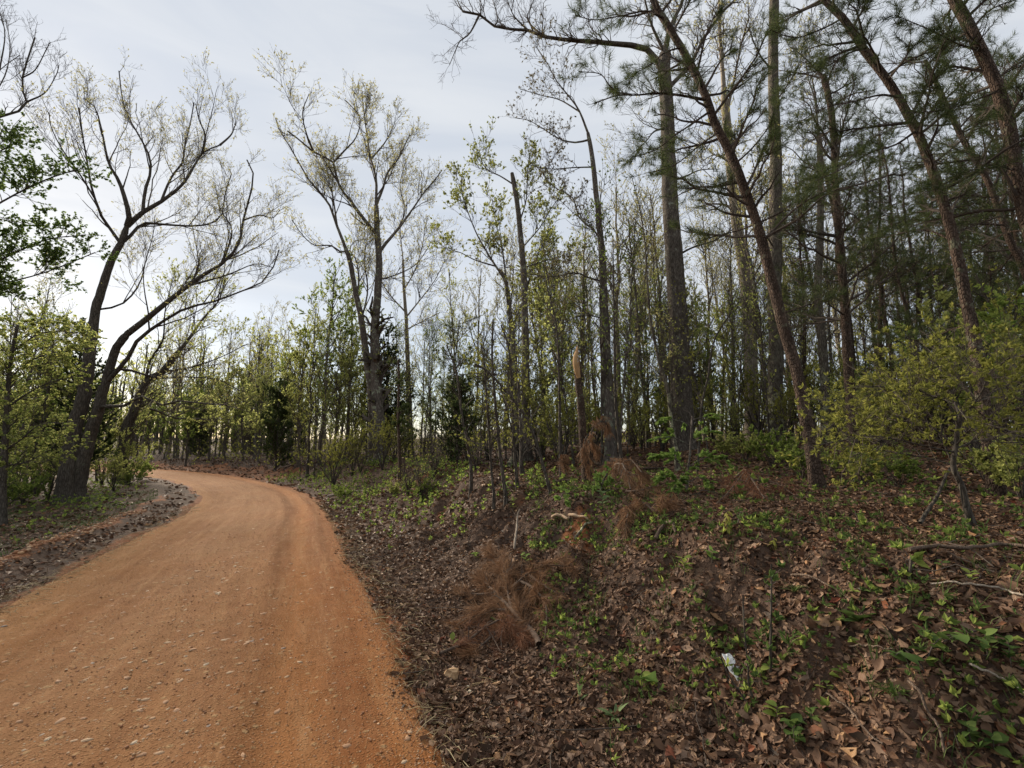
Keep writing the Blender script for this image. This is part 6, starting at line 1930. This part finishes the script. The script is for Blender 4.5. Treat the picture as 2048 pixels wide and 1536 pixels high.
def herb(kind, label, px, py, hpx, lpx, nl, mat, w=0.3, lob=False, name=None, lean=(0, 0), stemmat='twig', el0=0.5):
    """kind: seedling (leaves up a stem), rosette (leaves from the foot), spray (leaves along an arching stem)"""
    b = hit(px, py); sc = b[1] / FPX
    name = name or {'seedling': 'seedling', 'rosette': 'rosette_plant', 'spray': 'leafy_sprout'}[kind]
    o = empty(name, tuple(b)); tag(o, label, 'plant', 'herbs and seedlings on the bank')
    h = hpx * sc; ll = lpx * sc * 0.72
    lx, ly = lean[0] * h, lean[1] * h
    path = np.array([[0, 0, -0.03], [lx * 0.15, ly * 0.15, h * 0.4], [lx * 0.5, ly * 0.5, h * 0.8], [lx, ly, h]]) if kind != 'spray' else np.array([[0, 0, -0.03], [lx * 0.3, ly * 0.3, h * 0.7], [lx * 0.7, ly * 0.7, h], [lx * 1.1, ly * 1.1, h * 0.9]])
    c = catmull(path, 9)
    if kind != 'rosette':
        g = Geo(); trunk_tube(g, c, np.linspace(0.0032, 0.0014, 9), 5, stemmat, 0.03, 1); g.build('stem', o)
    for i in range(nl):
        if kind == 'rosette':
            p = np.array([0, 0, 0.01]); az = i * 2.4 + RNG.normal(0, 0.2); el = RNG.uniform(0.25, 1.0)
        else:
            f = 0.35 + 0.65 * (i + 0.5) / nl if kind == 'seedling' else 0.2 + 0.8 * (i + 0.5) / nl
            x = f * 8; j = min(int(x), 7); p = c[j] * (1 - x + j) + c[j + 1] * (x - j)
            az = i * (math.pi if kind == 'spray' else 2.4) + RNG.normal(0, 0.35) + (math.atan2(ly, lx) + 1.2 * 0 + math.pi / 2 if kind == 'spray' else 0)
            el = RNG.normal(el0 - 0.2 if kind == 'spray' else el0, 0.25)
        q = bpy.data.objects.new('leaf', leafmesh(mat, w, lob))
        q.location = p; q.rotation_euler = (RNG.normal(0, 0.25), -el, az)
        s = ll * RNG.uniform(0.75, 1.2); q.scale = (s, s, s)
        COL.objects.link(q); q.parent = o

herb('rosette', 'grey green strap-leaved rosette on the leaves between paper and road', 1230, 1440, 10, 42, 13, 'bluegreen', 0.11)
herb('seedling', 'seedling with a single bright yellow green lobed leaf', 1318, 1392, 28, 44, 2, 'beech', 0.42, True)
herb('seedling', 'leafy green seedling left of the lobed-leaf seedling', 1284, 1392, 40, 26, 7, 'green', 0.3)
herb('seedling', 'two-leaved upright blue green sprout among leaves toward the road', 1160, 1410, 24, 34, 3, 'bluegreen', 0.17, el0=1.1)
herb('seedling', 'lone small green leaf sprout below the rust coloured fallen branch', 906, 1296, 16, 24, 2, 'green', 0.3, el0=1.0)
herb('rosette', 'dark green small plant growing through the brown dead pine top', 996, 1248, 8, 24, 7, 'weed', 0.26)
herb('rosette', 'large leafy rosette beside the long pale stick among weeds', 1718, 1250, 10, 46, 15, 'weed', 0.2)
herb('spray', 'arching sprig of broad green leaves right of the dark leafy sapling', 1845, 1330, 52, 46, 8, 'weed', 0.36, lean=(1.6, -0.2))
herb('spray', 'broad-leaved sprig arching low to the left and right at the dark sapling foot', 1822, 1345, 36, 40, 6, 'weed', 0.32, lean=(-0.9, -0.3))
herb('seedling', 'small fresh green seedling right of the white paper', 1522, 1372, 26, 26, 6, 'green', 0.32)
herb('seedling', 'fresh green seedling below the seedling near the paper', 1556, 1446, 26, 30, 7, 'green', 0.3)
herb('seedling', 'dull green seedling right of the bottom stick cluster', 1624, 1452, 26, 30, 6, 'weed', 0.34)
herb('seedling', 'broad-leaved green clump at the bottom edge below the paper', 1590, 1505, 52, 34, 11, 'weed', 0.38)
herb('seedling', 'pair-leaved sprout in bare soil right of the paper', 1690, 1356, 20, 28, 4, 'green', 0.34)
herb('seedling', 'tiny pair-leaved sprout lower left of the other soil sprout', 1655, 1386, 16, 24, 4, 'green', 0.34)
herb('rosette', 'low grey green leaf cluster behind the dark leafy sapling', 1842, 1246, 8, 30, 9, 'bluegreen', 0.24)
herb('seedling', 'narrow-leaved sprout near the feet of the yellow green bush', 1886, 1146, 20, 22, 7, 'weed', 0.2)
herb('seedling', 'leafy sprout right of the narrow-leaved one by the bush feet', 1943, 1172, 24, 24, 8, 'green', 0.26)
herb('seedling', 'green leaf cluster near the right edge above the pale curved stick', 1976, 1318, 44, 34, 10, 'weed', 0.34)
herb('seedling', 'leafy plant touching the right edge beside the pale curved stick', 2024, 1345, 50, 34, 10, 'weed', 0.3)
herb('seedling', 'round-leaved sprout at the bottom right, left of its twin', 1942, 1494, 34, 30, 8, 'weed', 0.4)
herb('seedling', 'round-leaved sprout in the bottom right corner', 1990, 1512, 34, 32, 8, 'weed', 0.4)
herb('seedling', 'young drooping-leaved sapling by the rust red brush', 1457, 1078, 52, 20, 14, 'olive', 0.2, el0=-0.5)
herb('seedling', 'small drooping-leaved sapling right of the one by the rust brush', 1548, 1105, 26, 18, 9, 'olive', 0.2, el0=-0.5)
herb('seedling', 'leafy green clump on the bank below the drooping orange spray', 1370, 1160, 40, 24, 12, 'green', 0.32)
herb('seedling', 'light green sprout between leafy clump and drooping-leaved sapling', 1424, 1128, 24, 20, 8, 'beech', 0.32)
herb('seedling', 'small bright green sprout alone on the brown bank slope', 1051, 1128, 20, 18, 8, 'beech', 0.28)
herb('seedling', 'yellow green sprout at the bank top near the leftmost thin stem', 1010, 990, 22, 18, 9, 'beech', 0.28)
herb('seedling', 'low yellow green sprout on the slope left of the white stick', 952, 1118, 12, 14, 8, 'beech', 0.28)
herb('seedling', 'narrow green sprout on the slope above the white stick', 1026, 1022, 22, 14, 8, 'green', 0.24)
herb('seedling', 'bright leafy plant left of the long drooping orange spray', 1205, 1020, 34, 20, 10, 'bluegreen', 0.34)

def grass_tuft(label, px, py, hpx, nb):
    b = hit(px, py); h = hpx * b[1] / FPX
    o = empty('grass_tuft', tuple(b)); tag(o, label, 'grass tuft', 'grass tufts on the bank')
    g = Geo()
    a = RNG.uniform(0, 6.28, nb); l = RNG.uniform(0.2, 0.95, nb) * h; n = 6; tt = np.linspace(0, 1, n)
    hh = h * RNG.uniform(0.6, 1.1, nb)
    c = np.stack([np.cos(a)[:, None] * l[:, None] * tt ** 1.6, np.sin(a)[:, None] * l[:, None] * tt ** 1.6, hh[:, None] * (tt - 0.45 * tt ** 3)[None] - 0.01], -1)
    s = np.stack([-np.sin(a), np.cos(a), 0 * a], 1)[:, None] * (0.0024 * (1 - tt ** 2) + 0.0003)[None, :, None]
    v = np.stack([c - s, c + s], 2)
    i = np.arange(n - 1) * 2; b0 = (np.arange(nb) * n * 2)[:, None]
    f = np.stack([b0 + i, b0 + i + 1, b0 + i + 3, b0 + i + 2], -1).reshape(-1, 4)
    g.add(v, f, 'weed'); g.build('crown', o)
grass_tuft('dark green grass tuft right of the dark leafy sapling foot', 1790, 1402, 52, 60)
grass_tuft('grass tuft at the right edge above the pale curved stick end', 2020, 1385, 44, 50)
grass_tuft('sparse grass tuft among the weeds left of the long pale stick', 1590, 1190, 36, 36)
grass_tuft('short grass tuft on the slope right of the big dead pine top', 1180, 1290, 26, 36)

sapling('dark leafy sapling standing in the right foreground, whorls of leaves near its top', 2.75, [(9, 4, 0.0, [(1816, 1380), (1815, 1340), (1812, 1297), (1814, 1209), (1818, 1160), (1822, 1115)])], nb=12, bl=0.12, n2=14, fol=(46, 0.07, 0.04, 'green', 2), anchor='dark leafy sapling')
sapling('tall thin dark stem right of the white paper, with a few small leaves', 2.75, [(5, 3, 0.0, [(1543, 1440), (1542, 1380), (1541, 1300), (1542, 1200), (1543, 1128)])], nb=10, bl=0.08, n2=10, fol=(26, 0.04, 0.02, 'weed', 2))
sapling('thin dark leaning stem passing in front of the white paper', 2.7, [(3.5, 2, 0.0, [(1516, 1440), (1490, 1400), (1463, 1360), (1448, 1330), (1440, 1310)])], nb=6, bl=0.06, n2=6)
sapling('thin dark upright stem nearest the bottom clump, bare', 2.7, [(3, 2, 0.0, [(1530, 1445), (1500, 1380), (1495, 1330), (1488, 1250), (1486, 1190)])], nb=8, bl=0.08, n2=8, fol=(20, 0.035, 0.018, 'weed', 2))
sapling('slim red brown stem with small leaves rising among the weeds above the paper', 3.4, [(3, 2, 0.0, [(1612, 1240), (1608, 1190), (1612, 1140), (1606, 1095)])], nb=10, bl=0.08, n2=12, fol=(40, 0.035, 0.018, 'green', 2))
